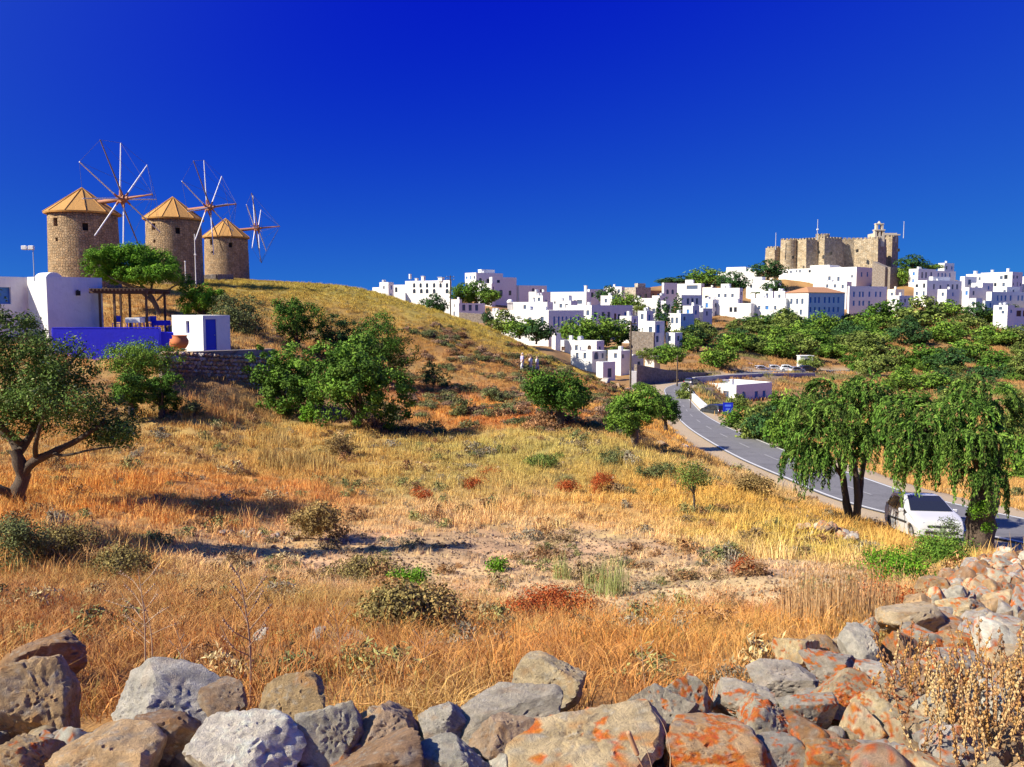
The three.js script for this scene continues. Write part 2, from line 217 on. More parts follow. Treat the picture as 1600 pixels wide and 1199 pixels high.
function ribbon(o0, o1, lift, from = 0, to = 300, step = 1) {
  const pos = [], uv = [], idx = []; let n = 0, s = 0;
  for (let i = from; i <= to; i += step) {
    const p = RS[i], q = RS[Math.min(300, i + 1)], q0 = RS[Math.max(0, i - 1)], t = V(q.x - q0.x, 0, q.z - q0.z).normalize(), side = V(-t.z, 0, t.x); s += i > from ? p.distanceTo(RS[i - step]) : 0;
    for (const oo of [o0, o1]) { const o = oo * taper(p); pos.push(p.x + side.x * o, p.y + lift - 0.012 * Math.abs(o) * 0.3, p.z + side.z * o); uv.push(o, s); }
    if (n) { const a = 2 * (n - 1); idx.push(a, a + 1, a + 2, a + 1, a + 3, a + 2); } n++;
  }
  const g = new THREE.BufferGeometry(); g.setAttribute('position', new THREE.Float32BufferAttribute(pos, 3)); g.setAttribute('uv', new THREE.Float32BufferAttribute(uv, 2)); g.setIndex(idx); g.computeVertexNormals(); if (g.attributes.normal.array[1] < 0) { g.setIndex(idx.map((_, k) => idx[k - k % 3 + 2 - k % 3])); g.computeVertexNormals(); } return g;
}
{
  const road = part('road', ribbon(-HALF, HALF, 0), M.asphalt, scene); tag(road, 'grey asphalt road winding down towards the white village', 'road', null, 'structure');
  for (const [a, b] of [[-2.2, -2.04], [2.04, 2.2]]) part('edge_line', ribbon(a, b, 0.012), M.paint, road);
  for (let i = 4; i < 200; i += 9) part('centre_line', ribbon(-0.07, 0.07, 0.012, i, i + 4), M.worn, road);
}
// ------------------------------------------------------------------ houses
const paneCache = {};
function paneG(w, h, arch) {
  const k = [w.toFixed(2), h.toFixed(2), arch ? 1 : 0].join(); if (paneCache[k]) return paneCache[k];
  return (paneCache[k] = new THREE.ExtrudeGeometry(opening(0, h / 2, w + 0.04, h + 0.04, arch, new THREE.Shape()), { depth: 0.05, bevelEnabled: false }).translate(0, -h / 2, 0));
}
function opening(cx, cy, w, h, arch, s = new THREE.Path()) {
  const x0 = cx - w / 2, x1 = cx + w / 2, y0 = cy - h / 2, y1 = cy + h / 2;
  s.moveTo(x0, y0); s.lineTo(x1, y0);
  if (arch) { s.lineTo(x1, y1 - w / 2); for (let k = 1; k <= 6; k++) { const t = Math.PI * k / 6; s.lineTo(cx + Math.cos(t) * w / 2, y1 - w / 2 + Math.sin(t) * w / 2); } } else { s.lineTo(x1, y1); s.lineTo(x0, y1); }
  s.closePath(); return s;
}
function wallG(s0, s1, y0, y1, wins, th = 0.3) {
  const sh = new THREE.Shape(); sh.moveTo(s0, y0); sh.lineTo(s1, y0); sh.lineTo(s1, y1); sh.lineTo(s0, y1); sh.closePath();
  for (const w of wins) sh.holes.push(opening(w.s, w.y, w.w, w.h, w.arch));
  return new THREE.ExtrudeGeometry(sh, { depth: th, bevelEnabled: false });
}
// o: x [left, corner, right], y [top, base] in photograph pixels, d metres from the camera to the nearest corner; L, R openings as [pixel x, pixel y, width m, height m, kind]
function house(label, o) {
  const [x0, xc, x1] = o.x, [yt, yb] = o.y, d = o.d, beta = Math.atan((xc - 800) / F), frac = (x1 - xc) / Math.max(1, x1 - x0);
  const a = o.a ?? Math.min(1.02, Math.max(0.56, beta + 0.32 + 0.75 * frac)), C = at(xc, yb, d), top = at(xc, yt, d).y - C.y, deep = o.deep ?? 7;
  const reach = (px, dx, dz) => { const k = (px - 800) / F; const c = C.x - k * d; return c / (k * dz - dx); };     // how far along a direction until it shows at pixel px
  let tl = Math.abs(reach(x0, -Math.cos(a), Math.sin(a))), tr = Math.abs(reach(x1, Math.sin(a), Math.cos(a)));
  tl = clamp(tl, 0.8, 60); tr = clamp(tr, 0.8, 60);
  const g = thing(o.name ?? 'white_house', C, label, o.cat ?? 'house', o.group); g.rotation.y = Math.PI / 2 - a;
  const mat = o.mat ?? M.white, rise = 0.45, wl = [], wr = [];
  const ky = F / d, place = (list, out, onLeft) => {
    for (const [px, py, w, h, kind = 'g'] of list) {
      const s = onLeft ? Math.abs(reach(px, -Math.cos(a), Math.sin(a))) : Math.abs(reach(px, Math.sin(a), Math.cos(a)));
      const dd = onLeft ? d + s * Math.sin(a) : d + s * Math.cos(a), y = at(px, py, dd).y - C.y, len = onLeft ? tl : tr;
      if (s < w / 2 + 0.35 || s > len - w / 2 - 0.1 || y > top - h / 2 - 0.15) continue;
      out.push({ s, y, w, h, arch: kind.includes('a'), kind });
    }
  };
  place(o.L ?? [], wl, true); place(o.R ?? [], wr, false);
  if (d > 160) for (const [len, out, seed] of [[tl, wl, 3], [tr, wr, 5]]) if (!out.length && len > 2.6) {     // plain walls get a few irregular openings
    const q = rng(Math.round(xc * 13 + yt * 5 + seed)), n = Math.min(7, Math.floor(len / 2.5)); for (let rowY = top - 2.1; rowY > Math.max(0.6, top - 7.5); rowY -= 3) for (let i = 0; i < n; i++) { if (q() < 0.25) continue; const w = 0.75 + 0.45 * q(), h = 1.1 + 0.7 * q(), s = len * (i + 0.5) / n + (q() - 0.5) * 0.4; if (s < w / 2 + 0.4 || s > len - w / 2 - 0.15) continue; out.push({ s, y: rowY, w, h, arch: q() < 0.12, kind: q() < 0.25 ? 'b' : q() < 0.6 ? 's' : 'g' }); } }
  const gs = [wallG(0, tr, -deep, top, wr).translate(0, 0, -0.3), wallG(0.3, tl, -deep, top, wl).rotateY(Math.PI / 2)];
  if (tl > 1.2) gs.push(boxG(tr - 0.3, top + deep, 0.3, tr / 2 + 0.15, (top - deep) / 2, -tl + 0.15));
  if (tr > 1.2) gs.push(boxG(0.3, top + deep, Math.max(0.1, tl - 0.6), tr - 0.15, (top - deep) / 2, -tl / 2));
  part('wall', merge(gs), mat, g);
  if (!o.tiled) { part('roof', boxG(Math.max(0.2, tr - 0.6), 0.2, Math.max(0.2, tl - 0.6), tr / 2, top - rise, -tl / 2), o.roofMat ?? mat, g); }
  else {
    const e = 0.35, h = o.tiled, p = [[-e, 0, e], [tr + e, 0, e], [tr + e, 0, -tl - e], [-e, 0, -tl - e]], ins = Math.min(tl, tr) / 2, along = tl > tr;
    const q = along ? [[tr / 2, h, -ins], [tr / 2, h, -tl + ins]] : [[ins, h, -tl / 2], [tr - ins, h, -tl / 2]], v = [...p, ...q].map(([x, y, z]) => [x, y + top, z]);
    const f = along ? [[0, 1, 4], [1, 2, 5], [1, 5, 4], [2, 3, 5], [3, 0, 4], [3, 4, 5]] : [[0, 1, 5], [0, 5, 4], [1, 2, 5], [2, 3, 4], [2, 4, 5], [3, 0, 4]];
    const gg = new THREE.BufferGeometry(); gg.setAttribute('position', new THREE.Float32BufferAttribute(f.flat().flatMap((k) => v[k]), 3)); gg.setAttribute('uv', new THREE.Float32BufferAttribute(f.flat().flatMap((k) => [v[k][0], v[k][2]]), 2)); gg.computeVertexNormals();
    part('roof', merge([gg, boxG(tr + 0.5, 0.12, tl + 0.5, tr / 2, top - 0.06, -tl / 2)]), M.tile, g);
  }
  const paneMat = (k) => (k.includes('b') ? M.blueShutter : k.includes('s') ? M.shutter : k.includes('w') ? M.brownWood : M.glass);
  for (const w of wr) part(w.h > 1.85 ? 'door' : 'window', paneG(w.w, w.h, w.arch), paneMat(w.kind), g).position.set(w.s, w.y, -0.24);
  for (const w of wl) { const p = part(w.h > 1.85 ? 'door' : 'window', paneG(w.w, w.h, w.arch), paneMat(w.kind), g); p.rotation.y = Math.PI / 2; p.position.set(0.18, w.y, -w.s); }
  for (const [fx, fz, w, h] of o.chim ?? []) { const c = part('chimney', boxG(w, h, w, 0, h / 2, 0), mat, g); c.position.set(tr * fx, top - 0.4, -tl * fz); part('chimney_cap', boxG(w * 1.25, 0.12, w * 1.25), mat, c).position.y = h; }
  for (const [fx0, fx1, h] of o.pent ?? []) part('penthouse', boxG((fx1 - fx0) * tr, h, tl * 0.5), mat, g).position.set((fx0 + fx1) / 2 * tr, top - 0.4 + h / 2, -tl * 0.55);
  if (d > 160 && !o.tiled && !o.chim && tl > 3 && tr > 1.5) { const q = rng(Math.round(xc * 7 + yt)); const c = part('chimney', boxG(0.7, 1.1 + q(), 0.7, 0, 0.6, 0), mat, g); c.position.set(tr * (0.3 + 0.4 * q()), top - 0.4, -tl * (0.2 + 0.6 * q())); if (q() < 0.5 && tl > 5 && tr > 3) part('roof_room', boxG(tr * 0.5, 2.1, tl * 0.3, 0, 0.6, 0), mat, g).position.set(tr * 0.6, top, -tl * (0.3 + 0.4 * q())); if (q() < 0.6) part('water_tank', new THREE.CylinderGeometry(0.5, 0.5, 1.2, 10).rotateZ(Math.PI / 2).translate(0, 0.7, 0), M.greyPaint, g).position.set(tr * 0.4, top - 0.2, -tl * (0.2 + 0.6 * q())); }
  g.userData.size = [tl, tr, top]; return g;
}
const row = (xs, y, w, h, k) => xs.map((x) => [x, y, w, h, k]);
// the skyline west of the village
house('low white cottage with plain walls at the far end of the ridge', { x: [583, 600, 604], y: [449, 470], d: 372 });
house('small cubic white house beside the long two-row arched block', { x: [594, 607, 616], y: [441, 470], d: 352, L: [] });
house('white wing with one dark window joining the arched block', { x: [606, 634, 637], y: [445, 475], d: 362, L: [[620, 453, 1.3, 2, 'g']] });
house('long white block with two rows of dark arched windows', { x: [634, 703, 706], y: [438, 500], d: 345, L: [...row([648, 658, 668, 679, 689, 699], 446, 1.2, 1.8, 'a'), ...row([648, 659, 668, 679, 699], 455, 1.4, 1.8, 'a')], chim: [[0.4, 0.6, 1.2, 2.2], [0.4, 0.2, 1.8, 1.6], [0.4, 0.75, 1, 1.4]] });
house('plain white annex standing behind the utility pole', { x: [704, 718, 722], y: [468, 500], d: 318 });
house('shaded row house with three windows above a dark stone wall', { x: [711, 717, 758], y: [474, 505], d: 300, R: row([725, 735, 745], 481, 1.3, 2, 's') });
house('tall white house with bright side wall above the pine clump', { x: [727, 744, 786], y: [426, 470], d: 392, R: [[751, 439, 1.5, 2.4, 's'], [763, 439, 2, 1.8, 'g'], [772, 438, 2, 2.2, 's'], [780, 440, 1.2, 1, 'g']] });
house('low white block in front of the tall ridge house', { x: [745, 768, 774], y: [443, 480], d: 372, L: [[753, 452, 1, 1.4, 's'], [762, 452, 1, 1.4, 's']] });
house('bluish shaded house with a deep doorway stepping down the ridge', { x: [765, 769, 807], y: [433, 485], d: 378, R: [[783, 458, 1.6, 2.6, 's'], [797, 458, 1.4, 2, 'g'], [779, 440, 1.5, 1.2, 'g']] });
house('flat white house with one arched niche on the ridge', { x: [807, 811, 854], y: [446, 490], d: 385, R: [[833, 454, 1.4, 2, 'as'], [845, 455, 1, 1.4, 's']] });
house('pale house with steps below the niche house', { x: [826, 838, 862], y: [456, 490], d: 345, R: [[845, 464, 1.1, 1.8, 's']] });
house('white terrace house with brown roof beams', { x: [802, 855, 864], y: [472, 500], d: 262, L: [[820, 480, 1, 1.2, 's']], chim: [[0.5, 0.5, 0.8, 1.4]] });
house('small white house with a blue shaded porch beside the cypress shrub', { x: [763, 778, 787], y: [487, 512], d: 250 });
house('white flat house with open roof terrace under the ridge', { x: [860, 916, 923], y: [456, 495], d: 318, L: [[870, 473, 2.4, 0.9, 's'], [905, 472, 2.2, 1.4, 's'], [898, 472, 1, 1.3, 's']], chim: [[0.5, 0.08, 0.9, 2.6]] });
house('big white house with a long blue shaded front of seven tall windows', { x: [779, 857, 912], y: [485, 540], d: 218, L: [[797, 504, 0.9, 1, 's'], [806, 504, 0.9, 1, 's'], [828, 503, 1, 2.2, 's'], [847, 502, 1, 2.2, 's']], R: row([866, 873, 879, 885, 892, 898, 904], 503, 0.8, 2.6, 'b') });
house('narrow white cottage just above the hill grass', { x: [862, 868, 876], y: [521, 545], d: 196, R: [[870, 528, 0.9, 1.2, 's']] });
house('white house with two dark windows beside a chimney stack', { x: [917, 921, 946], y: [452, 480], d: 348, R: row([925, 934, 942], 461, 1.2, 1.9, 'g') });
house('white house behind the dark round tree on the ridge', { x: [943, 971, 975], y: [448, 480], d: 362, L: [[966, 455, 1.1, 1.4, 's']] });
house('grey rubble stone house with pale parapet among white ones', { x: [975, 993, 1016], y: [449, 485], d: 352, mat: M.stoneHouse, L: [[988, 466, 1.3, 2.3, 'w']], R: [[1000, 464, 1.2, 1.8, 's'], [1008, 463, 1.4, 1.9, 'g']] });
house('rust brown shed beside the grey stone house', { x: [1013, 1016, 1039], y: [454, 485], d: 362, mat: M.rust });
house('long sunlit white wall house below the grey stone house', { x: [984, 1028, 1032], y: [466, 505], d: 300, L: [[1021, 486, 1, 1.6, 's']] });
house('long white house with a bright gable end and shaded windowed front', { x: [884, 924, 988], y: [477, 525], d: 242, R: [...row([930, 942, 951], 493, 1.1, 1.9, 's'), [961, 495, 0.9, 1.8, 'w'], [967, 495, 1.1, 1.4, 'g'], [977, 493, 1, 1.8, 'b'], [983, 493, 0.9, 1.8, 'b']] });
house('stepped white house at the end of the long windowed front', { x: [968, 986, 997], y: [494, 540], d: 226, L: [[976, 504, 0.8, 1.3, 's']], R: [[992, 503, 0.8, 1.4, 's']] });
house('tiny tower-like white house with two stacked windows by the cypresses', { x: [1010, 1023, 1038], y: [502, 545], d: 214, R: [[1028, 514, 1.2, 1.9, 'b'], [1027, 530, 0.9, 1.5, 's']] });
house('pale house with two arched windows below the ridge trees', { x: [1033, 1037, 1057], y: [442, 485], d: 362, R: row([1042, 1050], 456, 1.3, 1.9, 'as') });
house('white ridge house with a recessed loggia', { x: [1056, 1095, 1099], y: [443, 480], d: 374, L: [[1080, 449, 5, 1.6, 's']] });
house('blue shaded house with tall dark shutters behind the small cypress', { x: [1058, 1064, 1096], y: [461, 510], d: 300, R: [...row([1074, 1081, 1088], 471, 1.1, 2, 's'), [1088, 487, 1, 1.8, 's']] });
house('white house with two windows low among the cypresses', { x: [1043, 1063, 1084], y: [490, 535], d: 236, L: row([1050, 1057], 501, 0.9, 1.6, 's'), R: [[1069, 498, 0.8, 1, 's']] });
house('cream house with one window on the upper slope', { x: [1096, 1112, 1118], y: [449, 480], d: 352, mat: M.cream, L: [[1103, 464, 1.6, 0.9, 'g']] });
house('white house with three small square windows and a ledge', { x: [1111, 1155, 1159], y: [450, 485], d: 336, L: row([1122, 1132, 1143], 462, 1, 1.3, 's') });
house('narrow white house with a shaded alley wall', { x: [1095, 1113, 1122], y: [468, 500], d: 318 });
house('long white house with a grey balcony under the three-window house', { x: [1119, 1173, 1178], y: [474, 512], d: 312, L: [...row([1141, 1148], 484, 1.1, 1.7, 'g'), [1163, 483, 4.2, 1.4, 's'], [1134, 498, 1, 0.9, 's'], [1146, 498, 1, 0.9, 's']] });
house('wide white house with one turquoise window', { x: [1172, 1227, 1231], y: [466, 515], d: 308, L: [[1185, 481, 0.9, 1.3, 's'], [1197, 481, 1.2, 1.3, 'b'], [1210, 481, 0.8, 1.3, 's'], ...row([1181, 1206, 1220], 494, 1, 1.5, 's')] });
house('white chapel with a raised roof box on the skyline left of the fort', { x: [1120, 1182, 1187], y: [424, 465], d: 412, L: [[1148, 430, 1.2, 1.2, 'g']], pent: [[0.1, 0.9, 2.6]] });
house('white house with a curved gable behind the palms', { x: [1164, 1210, 1219], y: [438, 480], d: 382, L: [[1172, 448, 1, 1.3, 's'], [1196, 450, 0.9, 1.4, 's']] });
house('huge white convent block with tiny scattered windows under the fort', { x: [1214, 1337, 1366], y: [417, 475], d: 402, L: [[1223, 425, 1, 1.2, 's'], [1233, 425, 1, 1.2, 's'], [1242, 424, 0.7, 1.2, 's'], [1247, 424, 0.9, 1.3, 's'], [1262, 424, 1.2, 1.2, 'g'], [1253, 443, 1, 0.9, 'w'], [1261, 443, 1, 0.9, 'w'], [1293, 435, 1.3, 1.8, 's'], [1307, 436, 1.2, 2, 's'], [1228, 449, 2.6, 1.7, 'ag'], [1239, 449, 2.6, 1.7, 'ag'], [1286, 443, 1.1, 1.2, 'w'], [1314, 441, 0.8, 0.8, 's'], [1328, 432, 0.9, 1.2, 's']], R: row([1343, 1352, 1360], 429, 1.4, 2.1, 'b') });
house('white mansion with orange tiled hip roof and many shuttered windows', { x: [1226, 1262, 1318], y: [457, 515], d: 302, tiled: 2.0, L: [...row([1235, 1244, 1252], 471, 1, 1.9, 's'), ...row([1237, 1250], 488, 1, 1.8, 's')], R: [...row([1265, 1272, 1278, 1287, 1294, 1301, 1308], 469, 0.95, 2, 'b'), ...row([1265, 1272, 1279, 1287, 1294, 1301, 1308], 484, 0.95, 1.7, 'b')] });
house('blue shaded house with two rows of six windows under the convent', { x: [1323, 1326, 1383], y: [447, 500], d: 336, R: [...row([1332, 1341, 1346, 1356, 1366, 1373], 460, 1.1, 2, 'b'), ...row([1332, 1341, 1347, 1356], 474, 1.1, 1.9, 'b')] });
house('white house with three tall windows right of the fort', { x: [1416, 1434, 1458], y: [420, 450], d: 384, R: row([1437, 1443, 1451], 430, 1.2, 2.6, 's') });
house('long white house with five windows above the hillside trees', { x: [1425, 1447, 1499], y: [438, 485], d: 350, R: [[1456, 448, 1.1, 2, 's'], [1466, 449, 1.1, 1.6, 's'], ...row([1478, 1485, 1492], 449, 1.3, 2.3, 's')] });
house('white house with a row of blue shutters behind the long house', { x: [1456, 1459, 1489], y: [423, 450], d: 392, R: row([1462, 1468, 1473, 1480], 430, 1.1, 1.8, 'b') });
house('little bright white gabled block on the skyline', { x: [1461, 1475, 1486], y: [411, 440], d: 404 });
house('white house with a blank bright side beside a shaded stairway', { x: [1496, 1506, 1522], y: [432, 480], d: 366, R: [[1511, 441, 2, 2, 's']] });
house('white cube house at the far right ridge with scattered windows', { x: [1528, 1580, 1593], y: [425, 475], d: 376, L: [[1546, 445, 1.2, 1.5, 'g'], [1551, 445, 1.1, 1.5, 'g'], [1560, 434, 1.2, 1.4, 's'], [1567, 433, 1.5, 1.8, 'g'], [1564, 445, 1.1, 1.6, 's']], chim: [[0.5, 0.3, 0.9, 2], [0.5, 0.8, 0.9, 1.6]] });
house('low white house behind the cube house', { x: [1505, 1535, 1545], y: [428, 460], d: 392, chim: [[0.5, 0.7, 1.2, 1.8]] });
house('shaded white house at the foot of the stairway', { x: [1500, 1513, 1538], y: [449, 490], d: 348, R: [[1518, 458, 1.2, 1.6, 's']], L: [[1507, 458, 1, 1.6, 'b']] });
house('white house with a long band of dark blue windows', { x: [1538, 1548, 1612], y: [456, 500], d: 338, R: row([1556, 1562, 1568, 1576, 1588, 1594, 1600], 466, 1.2, 2, 'b') });
house('blue shaded cottage beside the small two-window cottage', { x: [1534, 1538, 1554], y: [470, 505], d: 316, R: [[1545, 477, 1, 1.5, 'b']] });
house('small white cottage with two windows low on the right slope', { x: [1550, 1573, 1583], y: [477, 520], d: 300, L: [[1561, 482, 1.2, 1, 's'], [1565, 488, 1, 1, 's']] });
house('white house with a brown porch at the right border', { x: [1577, 1582, 1632], y: [481, 520], d: 304, R: [[1590, 490, 3, 2, 'w'], [1600, 490, 3, 2, 'w']] });
house('white house with dark windows on the right skyline', { x: [1590, 1606, 1640], y: [432, 475], d: 384, R: [[1612, 442, 1.4, 1.6, 's']], L: [[1598, 442, 1.2, 1.4, 's']] });
house('white terrace house between the convent and the mansion roof', { x: [1268, 1322, 1328], y: [440, 490], d: 372, L: [[1290, 447, 1, 1.4, 's'], [1302, 447, 1, 1.4, 's'], [1314, 448, 1, 1.6, 's']] });
house('small white house tucked left of the tiled mansion', { x: [1208, 1226, 1232], y: [455, 490], d: 340, L: [[1216, 463, 1, 1.3, 's']] });
house('white cube with a single window above the turquoise window house', { x: [1186, 1207, 1214], y: [455, 485], d: 352, L: [[1197, 461, 1.1, 1.3, 's']] });
house('cream cottage on the slope right of the convent', { x: [1384, 1398, 1410], y: [452, 490], d: 352, mat: M.cream, L: [[1391, 460, 1, 1.3, 's']] });
house('pale stepped house filling the gap beside the stairway', { x: [1488, 1498, 1506], y: [444, 480], d: 372, R: [[1502, 452, 0.9, 1.3, 's']] });
house('white flat house above the blue shaded cottage', { x: [1514, 1534, 1548], y: [442, 480], d: 362, L: [[1522, 450, 1.1, 1.4, 's'], [1529, 450, 1.1, 1.4, 's']], R: [[1541, 450, 1.1, 1.4, 'b']] });
house('narrow white house wedged below the grey stone house', { x: [1030, 1040, 1052], y: [470, 510], d: 306, R: [[1045, 479, 1, 1.5, 's']] });
house('white house with a dark doorway left of the cypresses', { x: [996, 1010, 1020], y: [486, 525], d: 262, L: [[1003, 495, 1, 1.6, 's']] });
house('low white house under the rust brown shed', { x: [1018, 1030, 1044], y: [462, 500], d: 330, L: [[1024, 469, 0.9, 1.2, 's']], R: [[1037, 469, 0.9, 1.4, 's']] });
house('white cottage beside the big white house corner', { x: [905, 918, 930], y: [508, 550], d: 212, L: [[911, 517, 0.9, 1.3, 's']], R: [[924, 517, 0.8, 1.3, 'b']] });
house('white house with a dark awning on the right slope', { x: [1560, 1572, 1590], y: [448, 485], d: 352, R: [[1580, 456, 1.2, 1.5, 's']], L: [[1566, 456, 1, 1.4, 's']] });
house('small bright cube at the foot of the right ridge', { x: [1512, 1524, 1532], y: [466, 500], d: 326, L: [[1518, 474, 1, 1.3, 's']] });
house('flat white house between the long house and the stairway', { x: [1462, 1478, 1496], y: [452, 490], d: 338, L: [[1470, 460, 1, 1.4, 's']], R: [[1486, 460, 1, 1.4, 'b']] });
house('white wall house above the hillside trees right of the blue shaded block', { x: [1386, 1404, 1424], y: [462, 500], d: 330, L: [[1394, 470, 1, 1.4, 's']], R: [[1412, 470, 1, 1.4, 's']] });
house('white cottage in front of the narrow alley wall', { x: [1084, 1098, 1112], y: [482, 520], d: 286, L: [[1090, 490, 1, 1.4, 's']], R: [[1104, 490, 0.9, 1.3, 's']] });
house('white cottage with blue shutter below the loggia house', { x: [1066, 1082, 1092], y: [478, 515], d: 282, L: [[1074, 487, 1, 1.4, 'b']] });
house('bright low house under the flat ridge terrace', { x: [868, 892, 902], y: [470, 505], d: 276, L: [[876, 478, 1, 1.2, 's'], [885, 478, 1, 1.2, 's']] });
house('white house with two windows above the big seven-window house', { x: [826, 848, 858], y: [462, 490], d: 300, L: [[834, 468, 1, 1.2, 's'], [842, 468, 1, 1.2, 's']] });
house('small white house behind the dark round tree', { x: [938, 956, 966], y: [462, 500], d: 302, L: [[946, 470, 1, 1.3, 's']], R: [[961, 470, 0.9, 1.3, 's']] });
house('white house on the far right edge below the skyline', { x: [1598, 1612, 1640], y: [462, 500], d: 338, R: [[1622, 470, 1.1, 1.5, 'b']], L: [[1604, 470, 1, 1.4, 's']] });
house('sunlit white house left of the gatehouse', { x: [1040, 1054, 1066], y: [520, 560], d: 214, L: [[1046, 529, 0.9, 1.3, 's']], R: [[1060, 529, 0.8, 1.2, 's']] });
// near the road
house('long low white house with arched windows at the foot of the hill', { x: [872, 932, 944], y: [533, 570], d: 194, L: [[880, 545, 0.9, 0.9, 'w'], [901, 545, 0.8, 1.5, 's'], [921, 545, 0.9, 1.5, 'aw']] });
house('bright white terrace house in front of the arched low house', { x: [892, 925, 948], y: [549, 585], d: 182, L: [[902, 556, 0.7, 1.2, 's'], [914, 556, 0.7, 1.2, 's']], R: [[932, 556, 1.6, 1.6, 'as'], [942, 556, 0.7, 1, 's']], chim: [[0.3, 0.8, 0.5, 1.1]] });
house('white house with a pale blue shaded side below the pole', { x: [950, 970, 988], y: [548, 590], d: 178, L: [[962, 556, 0.8, 1, 's']], R: [[974, 557, 0.7, 0.8, 's']] });
house('deep blue shaded cottage right of the pole', { x: [985, 989, 1006], y: [554, 590], d: 182, roofMat: M.white });
house('white cottage with a dark porch at the hill foot', { x: [932, 942, 962], y: [566, 600], d: 166, R: [[953, 574, 3, 1.6, 's']] });
house('cream gatehouse beside the hedge above the road wall', { x: [1008, 1022, 1032], y: [556, 590], d: 176, mat: M.cream });
house('low white roadside house with a flat roof and blue arched door', { x: [1090, 1150, 1208], y: [602, 632], d: 150, a: 0.9, deep: 3, L: [[1118, 619, 1.1, 1.8, 's'], [1136, 618, 1.2, 1.5, 's']], R: [[1164, 620, 1.2, 1.8, 'ab'], [1184, 617, 1, 1.2, 'b'], [1196, 616, 0.9, 1.2, 'b']], chim: [[0.1, 0.2, 0.5, 1.2]] });
{ // little domed turret on the terrace house
  const p = at(797, 488, 270), g = thing('bell_turret', p, 'slim white domed turret rising between the ridge houses', 'turret');
  part('shaft', boxG(1.6, 5.2, 1.6, 0, 0.2, 0), M.white, g); part('dome', new THREE.SphereGeometry(1, 14, 8, 0, Math.PI * 2, 0, Math.PI / 2).translate(0, 2.95, 0), M.white, g); part('cornice', boxG(2, 0.2, 2, 0, 2.9, 0), M.white, g);
}
// dark stone walls of the lower village
function stoneWall(label, pts, h, mat = M.greyRubble, th = 0.5, name = 'stone_wall', cat = 'wall') {
  const g = thing(name, pts[0], label, cat);
  for (let i = 0; i + 1 < pts.length; i++) { const a = pts[i], b = pts[i + 1], l = Math.hypot(b.x - a.x, b.z - a.z); const hh = Array.isArray(h) ? h : [h, h], h0 = lerp(hh[0], hh[1], i / (pts.length - 1)), h1 = lerp(hh[0], hh[1], (i + 1) / (pts.length - 1));
    const s = new THREE.Shape(); s.moveTo(0, -2.5); s.lineTo(l, b.y - a.y - 2.5); s.lineTo(l, b.y - a.y + h1); s.lineTo(0, h0); s.closePath();
    const m = part('wall_section', new THREE.ExtrudeGeometry(s, { depth: th, bevelEnabled: true, bevelSize: 0.04, bevelThickness: 0.04, bevelSegments: 1 }).translate(0, 0, -th / 2), mat, g); m.position.copy(a).sub(pts[0]); m.rotation.y = Math.atan2(-(b.z - a.z), b.x - a.x); }
  return g;
}
stoneWall('dark retaining wall under the three-window row house', [at(718, 505, 286), at(757, 508, 282)], 3.4);
stoneWall('tall dark retaining wall where the road turns', [at(993, 601, 150), at(1030, 601, 156), at(1056, 599, 160), at(1080, 594, 168), at(1110, 589, 180)], [3.4, 0.8]);
stoneWall('purple grey stone wall below the tower-like white house', [at(984, 548, 204), at(1022, 550, 200)], 4.4);
stoneWall('grey stone buttress wall below the right side of the fort', [at(1366, 448, 396), at(1386, 452, 390), at(1408, 448, 394)], [11, 8], M.greyRubble, 3);
stoneWall('concrete parapet of the parking place above the roadside house', [at(1084, 599, 152), at(1130, 595, 166), at(1200, 591, 186), at(1272, 590, 200)], 1.0, M.concrete);
{ const k = []; for (let i = 0; i <= 300; i += 4) if (RS[i].z < -98 && RS[i].z > -138) { const q = RS[i + 1], t = V(q.x - RS[i].x, 0, q.z - RS[i].z).normalize(), s = V(-t.z, 0, t.x); if (s.x < 0) s.negate(); k.push(RS[i].clone().addScaledVector(s, HALF * taper(RS[i]) + 0.5)); } stoneWall('low white kerb wall along the far side of the road', k, 0.65, M.white, 0.4); }
stoneWall('white garden wall beside the road bend', [at(984, 601, 142), at(994, 602, 142)], 2.2, M.white, 0.3);
